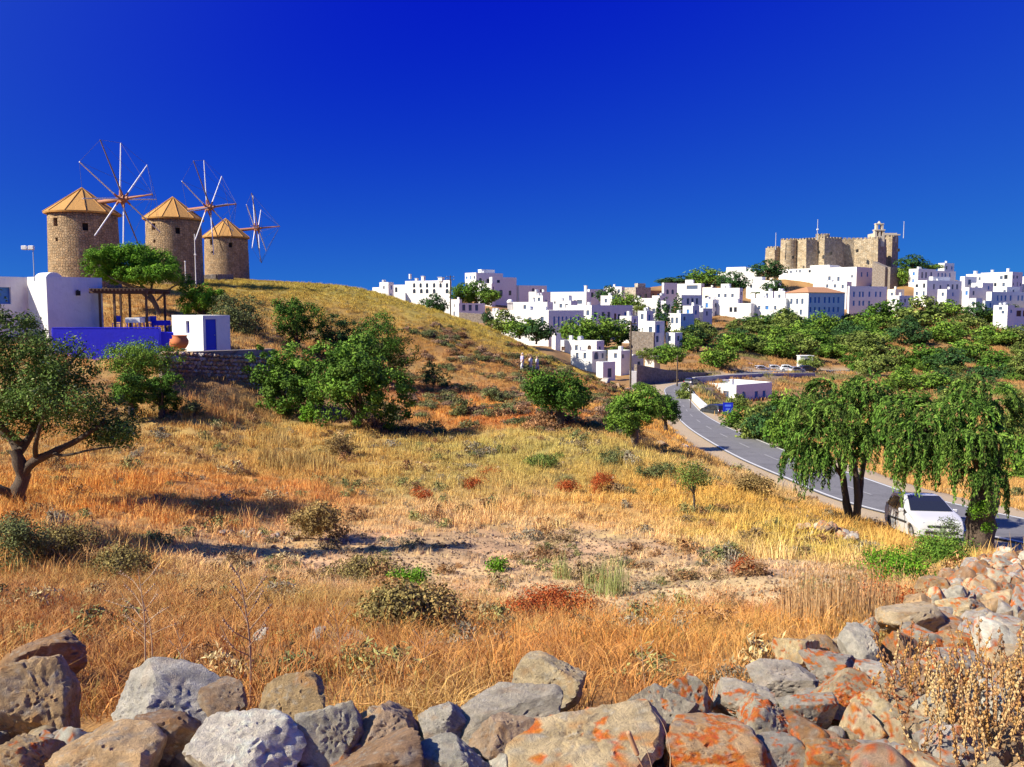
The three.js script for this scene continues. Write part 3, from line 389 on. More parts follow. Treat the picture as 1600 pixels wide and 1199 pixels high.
// ------------------------------------------------------------------ the fort
{
  const D = 430, k = D / F, g = thing('fortress', at(1300, 420, D), 'tan stone fortress monastery with battlements and a bell tower on the hilltop', 'fortress'), O = g.position;
  const Y = (py) => at(1300, py, D).y - O.y, X = (px) => (px + 5 - 1300) * k;
  // tower blocks: [name, px left, px right, py top, depth offset, thickness, kind, batter]
  function block(name, xa, xb, yt, dz, th, mat = M.fort, batter = 0.06, turn = 0, round = false) {
    const w = X(xb) - X(xa), h = Y(yt) + 12, cx = (X(xa) + X(xb)) / 2;
    let b = round ? new THREE.CylinderGeometry(w / 2, w / 2, h, 20, 6) : new THREE.BoxGeometry(w, h, th, 1, 6, 1);
    const q = b.attributes.position; for (let i = 0; i < q.count; i++) { const t = 1 + batter * clamp(0.5 - q.getY(i) / h) * 2; q.setX(i, q.getX(i) * t); q.setZ(i, q.getZ(i) * t); }
    const uv = b.attributes.uv; for (let i = 0; i < uv.count; i++) uv.setXY(i, uv.getX(i) * w, uv.getY(i) * h);
    b.computeVertexNormals();
    const m = part(name, b, mat, g); m.position.set(cx, h / 2 - 12, -dz); m.rotation.y = turn;
    const ms = []; const step = 2.0;                                                                     // merlons along the rim
    if (round) for (let i = 0; i < 12; i++) { const t = i / 12 * Math.PI * 2; ms.push(new THREE.BoxGeometry(0.9, 0.7, 0.7).rotateY(-t + Math.PI / 2).translate(Math.cos(t) * (w / 2 - 0.4), h / 2 + 0.5, Math.sin(t) * (w / 2 - 0.4))); }
    else { for (let s = -w / 2 + 0.7; s < w / 2 - 0.4; s += step) ms.push(boxG(1.3, 0.7, 0.6, s, h / 2 + 0.34, th / 2 - 0.32)); for (let s = -th / 2 + 1.6; s < th / 2 - 0.4; s += step) for (const e of [-1, 1]) ms.push(boxG(0.6, 0.7, 1.3, e * (w / 2 - 0.32), h / 2 + 0.34, s)); }
    part('battlement', merge(ms), mat, m).userData.kind = 'stuff'; return m;
  }
  block('corner_tower', 1204, 1219, 386, 8, 6, M.fort, 0.1, 0.5);
  block('round_tower', 1219, 1243, 375, 4, 8, M.fort, 0.08, 0, true);
  block('curtain_wall', 1240, 1262, 375, 4, 14, M.fort, 0.1, 0.42);
  block('curtain_wall', 1256, 1274, 373, 10, 12, M.fort, 0.04, 0.3);
  block('main_bastion', 1268, 1304, 373, 4, 12, M.fort, 0.16, 0.45);
  block('turret', 1271, 1292, 368, 2, 7, M.fort, 0.05, 0, true);
  block('curtain_wall', 1298, 1342, 373, 8, 10, M.fort, 0.1, -0.12);
  block('square_tower', 1338, 1366, 374, 2, 14, M.fort, 0.05, 0.75);
  block('curtain_wall', 1356, 1396, 377, 16, 12, M.fort, 0.03, 0.9);
  block('east_tower', 1379, 1404, 368, 14, 12, M.fort, 0.02, 0.8);
  for (const [px, py] of [[1287, 397], [1268, 395], [1229, 403], [1327, 393], [1390, 392]]) part('window', boxG(0.9, 1.4, 1.2), M.dark, g).position.set(X(px), Y(py), 5.1);
  part('terrace_house', boxG(X(1408) - X(1373), 4.5, 9, X(1390), Y(369), -14), M.fortCream, g); part('roof_slab', boxG(X(1412) - X(1382), 0.6, 10, X(1397), Y(364.5), -14), M.fortCream, g);
  const bt = part('bell_tower', merge([boxG(4.6, 5, 2.4, 0, 2.5, 0), boxG(1, 2.6, 2.2, -1.8, 6.3, 0), boxG(1, 2.6, 2.2, 1.8, 6.3, 0), boxG(0.8, 2.6, 2.2, 0, 6.3, 0), boxG(5, 0.5, 2.8, 0, 7.85, 0), boxG(0.9, 2.4, 2, -1.3, 9.3, 0), boxG(0.9, 2.4, 2, 1.3, 9.3, 0), boxG(3.8, 0.5, 2.4, 0, 10.75, 0), new THREE.CylinderGeometry(0.2, 1.1, 1.2, 8).translate(0, 11.5, 0)]), M.fortCream, g); bt.position.set(X(1362), Y(372) - 4.4, 3);
  for (const x of [-0.9, 0.9]) part('bell', new THREE.CylinderGeometry(0.25, 0.5, 0.8, 10).translate(x, 6.4, 0), M.rust, bt);
  for (const [px, yt, yb] of [[1206, 364, 384], [1270, 343, 369], [1403, 346, 366]]) part('mast', rod(V(X(px), Y(yb) - 2, 1), V(X(px), Y(yt), 1), 0.22, 0.14), M.greyPaint, g);
  part('mast_light', new RoundedBoxGeometry(0.9, 0.7, 0.9, 2, 0.15).translate(X(1270), Y(359), 1), M.white, g);
}
// ------------------------------------------------------------------ windmills
function windmill(px, base, d, wpx, eave, apex, wheel, turn, phase, label) {
  const k = d / F, r = wpx * k / 2, h = (base - eave) * k, g = thing('windmill', at(px, base, d), label, 'windmill');
  const prof = []; for (let i = 0; i <= 10; i++) prof.push(new THREE.Vector2(r * lerp(1.05, 0.985, i / 10), lerp(-2.5, h, i / 10)));
  const tower = new THREE.LatheGeometry([new THREE.Vector2(0.01, -2.5), ...prof, new THREE.Vector2(0.01, h)], 56);
  { const p = tower.attributes.position, uv = tower.attributes.uv; for (let i = 0; i < p.count; i++) { const b = 0.05 * fbm3(p.getX(i) * 0.8, p.getY(i) * 0.8, p.getZ(i) * 0.8); p.setX(i, p.getX(i) * (1 + b * 0.25)); p.setZ(i, p.getZ(i) * (1 + b * 0.25)); uv.setXY(i, uv.getX(i) * 2 * Math.PI * r, p.getY(i)); } tower.computeVertexNormals(); }
  let solid = new Brush(tower, M.rubble); solid.updateMatrixWorld(); const ev = new Evaluator(); ev.attributes = ['position', 'normal', 'uv']; ev.useGroups = false;
  const wins = [[-0.42, h * 0.84, 0.55, 0.75], [-0.38, h * 0.62, 0.3, 0.35], [0.5, h * 0.78, 0.5, 0.7]];
  for (const [t, y, w, hh] of wins) { const b = new Brush(new THREE.BoxGeometry(w, hh, 1.2).translate(0, y, r).rotateY(t), M.rubble); b.updateMatrixWorld(); solid = ev.evaluate(solid, b, SUBTRACTION); }
  part('tower', solid.geometry, M.rubble, g);
  for (const [t, y, w, hh] of wins) part('window', new THREE.BoxGeometry(w, hh, 0.05).translate(0, y, r - 0.45).rotateY(t), M.dark, g);
  part('ledge', new THREE.TorusGeometry(r * 0.99, 0.09, 6, 48).rotateX(Math.PI / 2).translate(0, h - 0.05, 0), M.rubble, g);
  // board roof: eight planes with ridge battens
  const n = 12, rh = (eave - apex) * k, re = r + 0.35, roof = new THREE.Group(); roof.name = 'roof'; g.add(roof);
  const cone = new THREE.ConeGeometry(re, rh, n, 4, true).translate(0, h + rh / 2 - 0.12, 0); const cn = cone.toNonIndexed(); cn.computeVertexNormals(); { const uv = cn.attributes.uv; for (let i = 0; i < uv.count; i++) uv.setXY(i, uv.getX(i) * 2 * Math.PI * re, uv.getY(i) * 3.6); }
  part('cone', cn, M.roofBoard, roof); part('eave', new THREE.CylinderGeometry(re, re - 0.03, 0.14, n, 1).translate(0, h - 0.2, 0), M.roofBoard, roof);
  for (let i = 0; i < n; i++) { const t = i / n * Math.PI * 2; part('batten', rod(V(Math.sin(t) * re, h - 0.1, Math.cos(t) * re), V(0, h + rh - 0.08, 0), 0.05, 0.04, 5), M.roofBoard, roof); }
  // sail wheel
  const w = new THREE.Group(); w.name = 'sail_wheel'; w.position.set(0, h + rh * 0.28, 0); w.rotation.order = 'YXZ'; w.rotation.y = turn; w.rotation.x = -0.1; g.add(w);
  const R0 = wheel * k, z0 = r + 1.35, tips = [];
  part('windshaft', rod(V(0, 0, -0.6), V(0, 0, z0 + 0.7), 0.24, 0.2, 10), M.redWood, w); part('hub', merge([rod(V(0, 0, z0 - 0.35), V(0, 0, z0 + 0.35), 0.36, 0.36, 10), boxG(0.7, 0.7, 0.3, 0, 0, z0)]), M.redWood, w);
  const nose = V(0, 0, z0 + 3.4); part('bowsprit', rod(V(0, 0, z0 + 0.3), nose, 0.13, 0.07), M.redWood, w);
  for (let i = 0; i < 10; i++) { const t = phase + i / 10 * Math.PI * 2, q = V(Math.sin(t) * R0, Math.cos(t) * R0, z0 + (i % 2 ? 0.22 : -0.22)); tips.push(q); part('spar', rod(V(0, 0, q.z), q, 0.085, 0.055), i % 5 === 4 ? M.wood : M.paleWood, w); part('spar_root', rod(V(0, 0, q.z), q.clone().lerp(V(0, 0, q.z), 0.84), 0.11, 0.1), M.redWood, w); }
  for (let i = 0; i < 10; i++) { part('stay', rod(tips[i], nose, 0.014, 0.014, 4), M.rope, w); part('rim_rope', rod(tips[i], tips[(i + 1) % 10], 0.014, 0.014, 4), M.rope, w); }
  return g;
}
windmill(134, 452, 87, 100, 334, 295, 90, 1.32, 0.20, 'largest stone windmill with bare pole sails behind the rounded gable house');
windmill(274, 443, 104, 82, 343, 309, 74, 1.42, 0.12, 'middle stone windmill with bare pole sails between the two others');
windmill(355, 438, 132, 65, 371, 342, 55, 1.66, 0.30, 'smallest stone windmill standing alone on the hill crest');
stoneWall('low dark rubble wall between the two smaller windmills', [at(318, 441, 118), at(338, 440, 118), at(362, 440, 122)], 0.9);
{ const p = at(306, 442, 96), g = thing('flag_pole', p, 'slim white pole standing in front of the middle windmill', 'pole'); part('shaft', rod(V(0, -0.5, 0), V(0, 5.2, 0), 0.06, 0.04), M.paleWood, g); part('fitting', boxG(0.2, 0.15, 0.2, 0, 3, 0), M.paleWood, g); }
{ const p = at(290, 442, 96), g = thing('flag_pole', p, 'short white post beside the slim pole at the middle windmill', 'pole'); part('shaft', rod(V(0, -0.5, 0), V(0, 2.2, 0), 0.06, 0.05), M.paleWood, g); part('finial', new THREE.SphereGeometry(0.09, 8, 6).translate(0, 2.25, 0), M.paleWood, g); }
// ------------------------------------------------------------------ the blue house, its terrace and hut
const bh = house('white plastered house with a rounded gable below the largest windmill', { name: 'white_house', x: [47, 75, 163], y: [432, 512], d: 58, a: 0.62, deep: 2.5, mat: M.white, R: [], L: [] });
{ const [tl, tr, top] = bh.userData.size; part('lantern', merge([boxG(0.22, 0.32, 0.2, tr * 0.53, top * 0.68, 0.15), boxG(0.05, 0.05, 0.2, tr * 0.53, top * 0.68 + 0.2, 0.1)]), M.dark, bh); part('rounded_gable', new THREE.CylinderGeometry(0.55, 0.55, tl * 0.6, 18, 1, false, 0, Math.PI * 2).rotateX(Math.PI / 2).scale(1, 0.8, 1).translate(0.56, top - 0.15, -tl * 0.3 - 0.05), M.white, bh); }
const bw = house('white house wing with a blue shutter at the left border', { name: 'white_house_wing', x: [-60, -40, 48], y: [431, 512], d: 57, a: 0.62, deep: 2.5, mat: M.white, R: [[2, 462, 1.5, 1.1, 'b']], L: [] });
{
  const A = at(84, 536, 56.5), B = at(250, 536, 57.2); const g = stoneWall('deep blue painted low terrace wall in front of the rounded gable house', [A, B], 0.88, M.indigo, 0.35, 'terrace_wall'); const l = A.distanceTo(B); const c = part('coping', boxG(l, 0.07, 0.45, l / 2, 0.95, 0), M.indigo, g); c.rotation.y = Math.atan2(-(B.z - A.z), B.x - A.x);
  const A2 = at(247, 536, 57.4), B2 = at(270, 537, 57.8); stoneWall('short blue wall linking the terrace to the white hut', [A2, B2], 0.7, M.indigo, 0.3, 'terrace_wall');
  const F0 = at(150, 514, 59), fl = single('terrace_floor', boxG(9.5, 0.3, 9), M.concrete, 'pale terrace floor behind the blue wall', 'floor', null, 'structure'); fl.position.set(F0.x + 0.5, F0.y - 0.9, F0.z - 4.4);
  // pergola
  const P = at(200, 512, 61), pg = thing('pergola', P, 'dark wooden pergola on the terrace beside the rounded gable house', 'pergola'); const hh = 2.35, w = 3.3, dp = 3.2;
  for (const [x, z] of [[-1.6, 0.6], [-0.3, 1.3], [0.25, 0.2], [1.55, 0.6], [-1.6, -dp + 0.6], [1.55, -dp + 0.6]]) part('post', boxG(0.13, hh + 1, 0.13, x, hh / 2 - 0.5, z), M.brownWood, pg);
  for (const z of [1.3, 0.2, -1.2, -2.6]) part('beam', boxG(w + 0.6, 0.16, 0.14, 0, hh + 0.05, z), M.brownWood, pg); for (let i = 0; i < 15; i++) part('rafter', boxG(0.09, 0.1, dp + 1.6, -w / 2 - 0.1 + i * 0.25, hh + 0.19, -0.7), M.brownWood, pg);
  part('reed_cover', boxG(w + 0.5, 0.05, dp + 1.2, 0, hh + 0.27, -0.7), std(0.16, 0.10, 0.06, 1, { map: tex(barkTex, 3, 1) }), pg);
  const table = (px, py, d, cloth, label) => { const t = thing('terrace_table', at(px, py, d), label, 'table', 'tables on the terrace'); part('table_top', new RoundedBoxGeometry(0.95, 0.06, 0.95, 2, 0.02).translate(0, 0.72, 0), cloth, t); part('tablecloth', boxG(0.97, 0.3, 0.97, 0, 0.57, 0), cloth, t); for (const [x, z] of [[-0.4, -0.4], [0.4, -0.4], [-0.4, 0.4], [0.4, 0.4]]) part('leg', boxG(0.06, 0.72, 0.06, x, 0.35, z), M.bluePaint, t); return t; };
  table(212, 514, 60, M.white, 'table under a white cloth on the blue terrace below the pergola'); table(225, 512, 62, M.white, 'table under a white cloth behind the other white table'); table(252, 518, 61.5, M.indigo, 'table under a blue cloth on the terrace near the hut');
  const chair = (px, py, d, label) => { const t = thing('terrace_chair', at(px, py, d), label, 'chair', 'chairs on the terrace'); part('seat', boxG(0.42, 0.04, 0.42, 0, 0.45, 0), M.bluePaint, t); part('backrest', boxG(0.42, 0.42, 0.04, 0, 0.75, -0.2), M.bluePaint, t); for (const [x, z] of [[-0.18, -0.18], [0.18, -0.18], [-0.18, 0.18], [0.18, 0.18]]) part('leg', boxG(0.04, 0.45, 0.04, x, 0.22, z), M.bluePaint, t); };
  chair(182, 516, 60, 'blue wooden chair below the pergola nearest the rounded gable house'); chair(238, 516, 61, 'blue wooden chair at the open end of the terrace');
}
{
  const hut = house('small white flat-roofed hut with a blue door and one window', { name: 'white_hut', cat: 'hut', x: [273, 318, 360], y: [493, 549], d: 56, a: 0.72, deep: 1.5, L: [], R: [] });
  hut.clear(); const k = 62 / F, [tl, tr, top] = hut.userData.size, doorW = 0.75, doorH = 1.95, ds = tr * 0.24 + 0.1;
  const wl = [{ s: tl * 0.52, y: 1.5, w: 0.42, h: 0.78 }], wr = [{ s: ds, y: doorH / 2 + 0.06, w: doorW, h: doorH }];
  part('wall', merge([wallG(0, tr, -1.5, top, wr).translate(0, 0, -0.3), wallG(0.3, tl, -1.5, top, wl).rotateY(Math.PI / 2), boxG(tr, top + 1.5, 0.3, tr / 2, (top - 1.5) / 2, -tl - 0.15), boxG(0.3, top + 1.5, tl - 0.3, tr - 0.15, (top - 1.5) / 2, -tl / 2 - 0.15)]), M.white, hut);
  part('roof', boxG(tr - 0.7, 0.15, tl - 0.6, tr / 2, top - 0.2, -tl / 2 - 0.02), M.white, hut);
  const door = part('door', merge([boxG(doorW, doorH, 0.06, ds, doorH / 2 + 0.06, -0.1), ...[0.25, 0.62].map((f) => boxG(doorW * 0.7, doorH * 0.28, 0.02, ds, doorH * f + 0.1, -0.06))]), M.bluePaint, hut); part('handle', new THREE.SphereGeometry(0.035, 8, 6).translate(ds + 0.27, 1.0, -0.05), M.metal, door);
  const wi = part('window', boxG(0.03, 0.78, 0.42, 0.2, 1.5, -tl * 0.52), M.glass, hut); part('frame', merge([boxG(0.05, 0.82, 0.06, 0.16, 1.5, -tl * 0.52 + 0.2), boxG(0.05, 0.82, 0.06, 0.16, 1.5, -tl * 0.52 - 0.2), boxG(0.05, 0.05, 0.34, 0.16, 1.88, -tl * 0.52), boxG(0.05, 0.05, 0.34, 0.16, 1.12, -tl * 0.52), boxG(0.05, 0.7, 0.04, 0.16, 1.5, -tl * 0.52)]), M.bluePaint, wi);
  const pot = thing('clay_pot', at(281, 544, 54.2), 'big orange clay pot in front of the white hut', 'pot'); part('pot', new THREE.LatheGeometry([[0.05, 0], [0.36, 0], [0.5, 0.25], [0.52, 0.45], [0.4, 0.68], [0.46, 0.76], [0.44, 0.78], [0.36, 0.7], [0.1, 0.66]].map((a) => new THREE.Vector2(...a)), 20), M.terracotta, pot); const p2 = thing('clay_pot', at(274, 544, 54.8), 'smaller orange clay pot half hidden by the big one', 'pot'); part('pot', new THREE.LatheGeometry([[0.05, 0], [0.26, 0], [0.36, 0.2], [0.34, 0.4], [0.3, 0.5], [0.33, 0.55], [0.25, 0.52], [0.1, 0.48]].map((a) => new THREE.Vector2(...a)), 18), M.terracotta, p2);
}
{ // lamp on the blue house
  const p = at(53, 430, 57.5), g = thing('flood_light', p, 'white double floodlight on a thin pole above the rounded gable house', 'lamp'); part('pole', rod(V(0, -0.4, 0), V(0, 1.6, 0), 0.03, 0.025), M.greyPaint, g); part('arm', rod(V(-0.65, 1.62, 0), V(0.1, 1.62, 0), 0.025), M.greyPaint, g);
  for (const x of [-0.55, -0.1]) part('lamp_head', new RoundedBoxGeometry(0.34, 0.26, 0.2, 2, 0.04).translate(x, 1.75, 0), M.white, g);
}
// ------------------------------------------------------------------ plants
class Leaves {                                         // many small folded leaf faces in one geometry
  constructor() { this.p = []; this.c = []; this.i = []; this.n = 0; }
  leaf(x, y, z, dir, nor, len, wid, c) {
    const sx = dir.y * nor.z - dir.z * nor.y, sy = dir.z * nor.x - dir.x * nor.z, sz = dir.x * nor.y - dir.y * nor.x, h = len / 2, f = wid * 0.18;
    this.p.push(x - dir.x * h, y - dir.y * h, z - dir.z * h, x + sx * wid / 2 + nor.x * f, y + sy * wid / 2 + nor.y * f, z + sz * wid / 2 + nor.z * f, x + dir.x * h, y + dir.y * h, z + dir.z * h, x - sx * wid / 2 + nor.x * f, y - sy * wid / 2 + nor.y * f, z - sz * wid / 2 + nor.z * f);
    for (let k = 0; k < 4; k++) this.c.push(c[0], c[1], c[2]);
    const b = this.n * 4; this.i.push(b, b + 1, b + 2, b, b + 2, b + 3); this.n++;
  }
  geo() { const g = new THREE.BufferGeometry(); g.setAttribute('position', new THREE.Float32BufferAttribute(this.p, 3)); g.setAttribute('color', new THREE.Float32BufferAttribute(this.c, 3)); g.setIndex(this.i); g.computeVertexNormals(); return g; }
}
const unit = (r) => { const z = 2 * r() - 1, t = 2 * Math.PI * r(), q = Math.sqrt(1 - z * z); return V(q * Math.cos(t), z, q * Math.sin(t)); };
const perp = (n, r) => { const u = unit(r).cross(n); return u.lengthSq() < 1e-6 ? V(1, 0, 0) : u.normalize(); };
const mixc = (a, b, t) => [lerp(a[0], b[0], t), lerp(a[1], b[1], t), lerp(a[2], b[2], t)];
// lobes [x, y, z, rx, ry, rz]; clumps of leaves sit on and in the lobes, gaps between them
function crown(seed, lobes, { clumps = 160, per = 40, cr = 0.4, len = 0.12, wid = 0.06, cols, droop = 0, shell = 0.55, gap = -0.25, up = 0.35 }) {
  const r = rng(seed), L = new Leaves(), wts = lobes.map((l) => (l[3] * l[4] + l[4] * l[5] + l[3] * l[5])), W = wts.reduce((a, b) => a + b, 0);
  for (let k = 0; k < clumps; k++) {
    let t = r() * W, li = 0; while (li < lobes.length - 1 && (t -= wts[li]) > 0) li++;
    const [lx, ly, lz, rx, ry, rz] = lobes[li], u = unit(r), q = shell + (1 - shell) * Math.sqrt(r());
    const cx = lx + u.x * rx * q, cy = ly + u.y * ry * q, cz = lz + u.z * rz * q;
    if (n3(cx * 0.9 + seed, cy * 0.9, cz * 0.9) < gap) continue;
    const kb = 0.5 + 0.85 * r(), base = mixc(cols[0], cols[1], r()).map((v) => v * kb), size = cr * (0.6 + 0.8 * r());
    for (let j = 0; j < per; j++) {
      const v = unit(r), s = size * Math.cbrt(r()), x = cx + v.x * s, y = cy + v.y * s * 0.75, z = cz + v.z * s;
      const nor = v.clone().multiplyScalar(0.7).add(unit(r)).add(u.clone().multiplyScalar(0.5)); nor.y += up; nor.normalize();
      const dir = perp(nor, r); if (droop) { dir.y -= droop; dir.normalize(); nor.sub(dir.clone().multiplyScalar(nor.dot(dir))).normalize(); }
      const b = 0.75 + 0.5 * r(), c = r() < 0.06 && cols[2] ? cols[2] : base; L.leaf(x, y, z, dir, nor, len * (0.7 + 0.6 * r()), wid * (0.7 + 0.6 * r()), [c[0] * b, c[1] * b, c[2] * b]);
    }
  }
  return L.geo();
}
function limb(pts, r0, r1, seg = 8) {                    // a bent tapering limb
  const c = new THREE.CatmullRomCurve3(pts), n = Math.max(3, pts.length * 3), fr = c.computeFrenetFrames(n, false), P = [], U = [], I = [];
  for (let i = 0; i <= n; i++) { const t = i / n, p = c.getPoint(t), rad = lerp(r0, r1, t); for (let k = 0; k <= seg; k++) { const a = k / seg * Math.PI * 2, w = rad * (1 + 0.18 * n3(p.x * 3 + Math.cos(a), p.y * 3, p.z * 3 + Math.sin(a))); const q = fr.normals[i].clone().multiplyScalar(Math.cos(a) * w).add(fr.binormals[i].clone().multiplyScalar(Math.sin(a) * w)).add(p); P.push(q.x, q.y, q.z); U.push(k / seg, t * 3); } }
  for (let i = 0; i < n; i++) for (let k = 0; k < seg; k++) { const a = i * (seg + 1) + k, b = a + seg + 1; I.push(a, b, a + 1, a + 1, b, b + 1); }
  const g = new THREE.BufferGeometry(); g.setAttribute('position', new THREE.Float32BufferAttribute(P, 3)); g.setAttribute('uv', new THREE.Float32BufferAttribute(U, 2)); g.setIndex(I); g.computeVertexNormals(); return g;
}
function trunkTo(seed, h, r0, lobes, lean = 0.15) {       // a trunk that forks towards the lobes
  const r = rng(seed), gs = [], fork = V((r() - 0.5) * lean * h, h, (r() - 0.5) * lean * h);
  gs.push(limb([V(0, -0.3, 0), V((r() - 0.5) * lean * h, h * 0.45, (r() - 0.5) * lean * h), fork], r0, r0 * 0.72));
  for (const l of lobes.slice(0, 6)) { const e = V(l[0], l[1] + l[4] * 0.1, l[2]), m = fork.clone().lerp(e, 0.5); m.y -= 0.1 * h * r(); m.x += (r() - 0.5) * 0.3; gs.push(limb([fork, m, e], r0 * 0.5, r0 * 0.13, 6)); }
  return merge(gs);
}
const boost = (o, k) => Object.fromEntries(Object.entries(o).map(([n, l]) => [n, l.map((q) => q.map((v, i) => v * (i === 1 ? k : k * 0.95)))]));
const GREEN = boost({ olive: [[0.05, 0.09, 0.014], [0.15, 0.22, 0.04], [0.34, 0.36, 0.16]], fig: [[0.07, 0.15, 0.015], [0.16, 0.26, 0.03]], bright: [[0.09, 0.22, 0.01], [0.17, 0.30, 0.02]], carob: [[0.05, 0.12, 0.012], [0.11, 0.20, 0.02]], dark: [[0.03, 0.075, 0.02], [0.055, 0.12, 0.03]], scrub: [[0.12, 0.14, 0.05], [0.20, 0.20, 0.07]], grey: [[0.13, 0.17, 0.09], [0.20, 0.24, 0.12]], hill: [[0.08, 0.17, 0.018], [0.20, 0.29, 0.035]], hill2: [[0.12, 0.17, 0.03], [0.24, 0.27, 0.06]], dryleaf: [[0.26, 0.16, 0.06], [0.38, 0.25, 0.09]], rustleaf: [[0.36, 0.06, 0.015], [0.48, 0.12, 0.03]], pepper: [[0.055, 0.13, 0.014], [0.17, 0.26, 0.04], [0.34, 0.20, 0.08]], dryscrub: [[0.20, 0.14, 0.05], [0.32, 0.24, 0.08]] }, 1.06);
const plantLabel = {};
// a tree or bush: base pixel, distance from the land, width and height in pixels
function plant(name, label, category, px, py, wpx, hpx, { clear = 0.12, kind = 'carob', leaf = 0.16, n = 200, per = 40, seed = 1, lobesN = 7, trunk = 0.18, mat = M.bark, group, d, gap = -0.3, cr, flat = 1 }) {
  const P = d ? at(px, py, d) : hit(px, py), D = -P.z, k = D / F, w = wpx * k, h = hpx * k, r = rng(seed * 77 + 5), g = thing(name, P, label, category, group), lobes = [];
  const c0 = h * clear, ch2 = h - c0; n = Math.round(n * 1.35);
  for (let i = 0; i < lobesN; i++) { const t = i / lobesN * Math.PI * 2 + r(), q = i === 0 ? 0 : 0.5 + 0.25 * r(), rad = (i === 0 ? 0.36 : 0.26 + 0.1 * r()); lobes.push([Math.cos(t) * q * w * 0.46, c0 + ch2 * (i === 0 ? 0.6 : 0.26 + 0.42 * r()), Math.sin(t) * q * w * 0.42, rad * w * 0.75, Math.min(rad * w, ch2 * 0.42) * flat, rad * w * 0.7]); }
  part('crown', crown(seed, lobes, { clumps: n, per, cr: cr ?? Math.max(0.2, 0.09 * w), len: leaf, wid: leaf * 0.55, cols: GREEN[kind], gap }), M.leaf, g);
  if (trunk) part('trunk', trunkTo(seed, Math.max(0.3, c0 * 1.1), Math.max(0.05, trunk), lobes), mat, g);
  return g;
}
// --- the old olive at the left
{
  const P = hit(34, 788), k = -P.z / F, g = thing('olive_tree', P, 'gnarled grey-green olive tree leaning over the field beside the rounded gable house', 'tree');
  const S = (px, py, dz = 0) => V((px - 34) * k, (788 - py) * k, dz);
  const stems = [limb([S(34, 800), S(30, 770, 0.1), S(38, 745, 0), S(36, 720, 0.1), S(30, 700, 0.1)], 0.24, 0.15, 10), limb([S(36, 745), S(55, 722, 0.1), S(95, 702, 0.2), S(135, 682, 0.2), S(175, 655, 0.1)], 0.15, 0.05), limb([S(32, 705), S(15, 685, -0.2), S(-10, 665, -0.3), S(-30, 620, -0.4)], 0.12, 0.04), limb([S(34, 705), S(50, 670, -0.3), S(62, 630, -0.5), S(70, 580, -0.6)], 0.12, 0.04), limb([S(60, 718), S(75, 690, 0.5), S(95, 650, 0.8), S(110, 610, 0.9)], 0.09, 0.03), limb([S(36, 690), S(20, 650, 0.6), S(25, 600, 0.9), S(10, 540, 0.8)], 0.1, 0.03), limb([S(33, 780), S(5, 757, 0.4), S(-20, 748, 0.6)], 0.15, 0.1), limb([S(90, 704, 0.2), S(120, 705, 0.5), S(165, 695, 0.6), S(200, 690, 0.7)], 0.05, 0.02), limb([S(62, 620, -0.5), S(100, 570, -0.6), S(130, 540, -0.6)], 0.05, 0.02)];
  part('trunk', merge(stems), M.bark, g);
  const lb = [[60, 570, 75, 60], [20, 520, 50, 40], [130, 610, 62, 58], [175, 655, 42, 38], [60, 640, 60, 42], [-30, 600, 55, 60], [-60, 540, 50, 50], [100, 550, 40, 34], [10, 650, 40, 34], [200, 672, 24, 20], [140, 665, 40, 30], [5, 480, 30, 26]].map(([x, y, a, b], i) => { const p = S(x, y, ((i * 7) % 5 - 2) * 0.35); return [p.x, p.y, p.z, a * k, b * k, a * k * 1.1]; });
  part('crown', crown(21, lb, { clumps: 1150, per: 38, cr: 0.3, len: 0.105, wid: 0.042, cols: GREEN.olive, gap: -0.2, shell: 0.35 }), M.leaf, g);
}
{ // a tall slim tree just outside the frame, whose shadow crosses the field
  const P = onGround(-13.4, -17.6), g = thing('cypress_tree', P, 'tall slim cypress beyond the left border whose shadow crosses the field', 'tree'), lobes = []; for (let i = 0; i < 9; i++) { const t = i / 8; lobes.push([0, 1 + 7.6 * t, 0, 0.95 - 0.55 * t * t, 0.9, 0.95 - 0.55 * t * t]); }
  part('crown', crown(88, lobes, { clumps: 420, per: 26, cr: 0.3, len: 0.2, wid: 0.09, cols: GREEN.dark, gap: -0.9 }), M.leaf, g); part('trunk', limb([V(0, -0.3, 0), V(0, 2, 0), V(0, 6, 0)], 0.2, 0.06), M.bark, g);
}
// --- the dense thicket in the middle
plant('fig_tree', 'broad light green fig tree in front of the thicket', 'tree', 452, 650, 120, 120, { clear: 0.03, kind: 'fig', leaf: 0.2, n: 200, per: 56, seed: 3, lobesN: 12, gap: -0.2, cr: 0.4 });
plant('fig_tree', 'bushy bright fig tree throwing its shadow over the slope', 'tree', 562, 672, 160, 158, { clear: 0.03, kind: 'fig', leaf: 0.2, n: 290, per: 56, seed: 4, lobesN: 13, gap: -0.2, cr: 0.42 });
plant('carob_tree', 'dark round-topped carob at the back of the thicket', 'tree', 592, 600, 110, 122, { clear: 0.05, kind: 'carob', leaf: 0.16, n: 300, per: 36, seed: 5 });
plant('carob_tree', 'round green tree above the fig thicket on the hill side', 'tree', 466, 545, 84, 80, { clear: 0.08, kind: 'carob', leaf: 0.16, n: 220, per: 36, seed: 6 });
plant('carob_tree', 'small dark tree peeping between the thicket crowns', 'tree', 525, 570, 74, 84, { clear: 0.08, kind: 'dark', leaf: 0.16, n: 160, per: 34, seed: 7 });
plant('shrub', 'light green sapling shrub at the thicket foot', 'shrub', 490, 668, 40, 46, { kind: 'bright', leaf: 0.14, n: 60, per: 26, seed: 8, lobesN: 4, trunk: 0.05 });
plant('shrub', 'dark shrub on the bank right of the thicket', 'shrub', 678, 608, 52, 42, { kind: 'dark', leaf: 0.12, n: 110, per: 28, seed: 9, trunk: 0.06 });
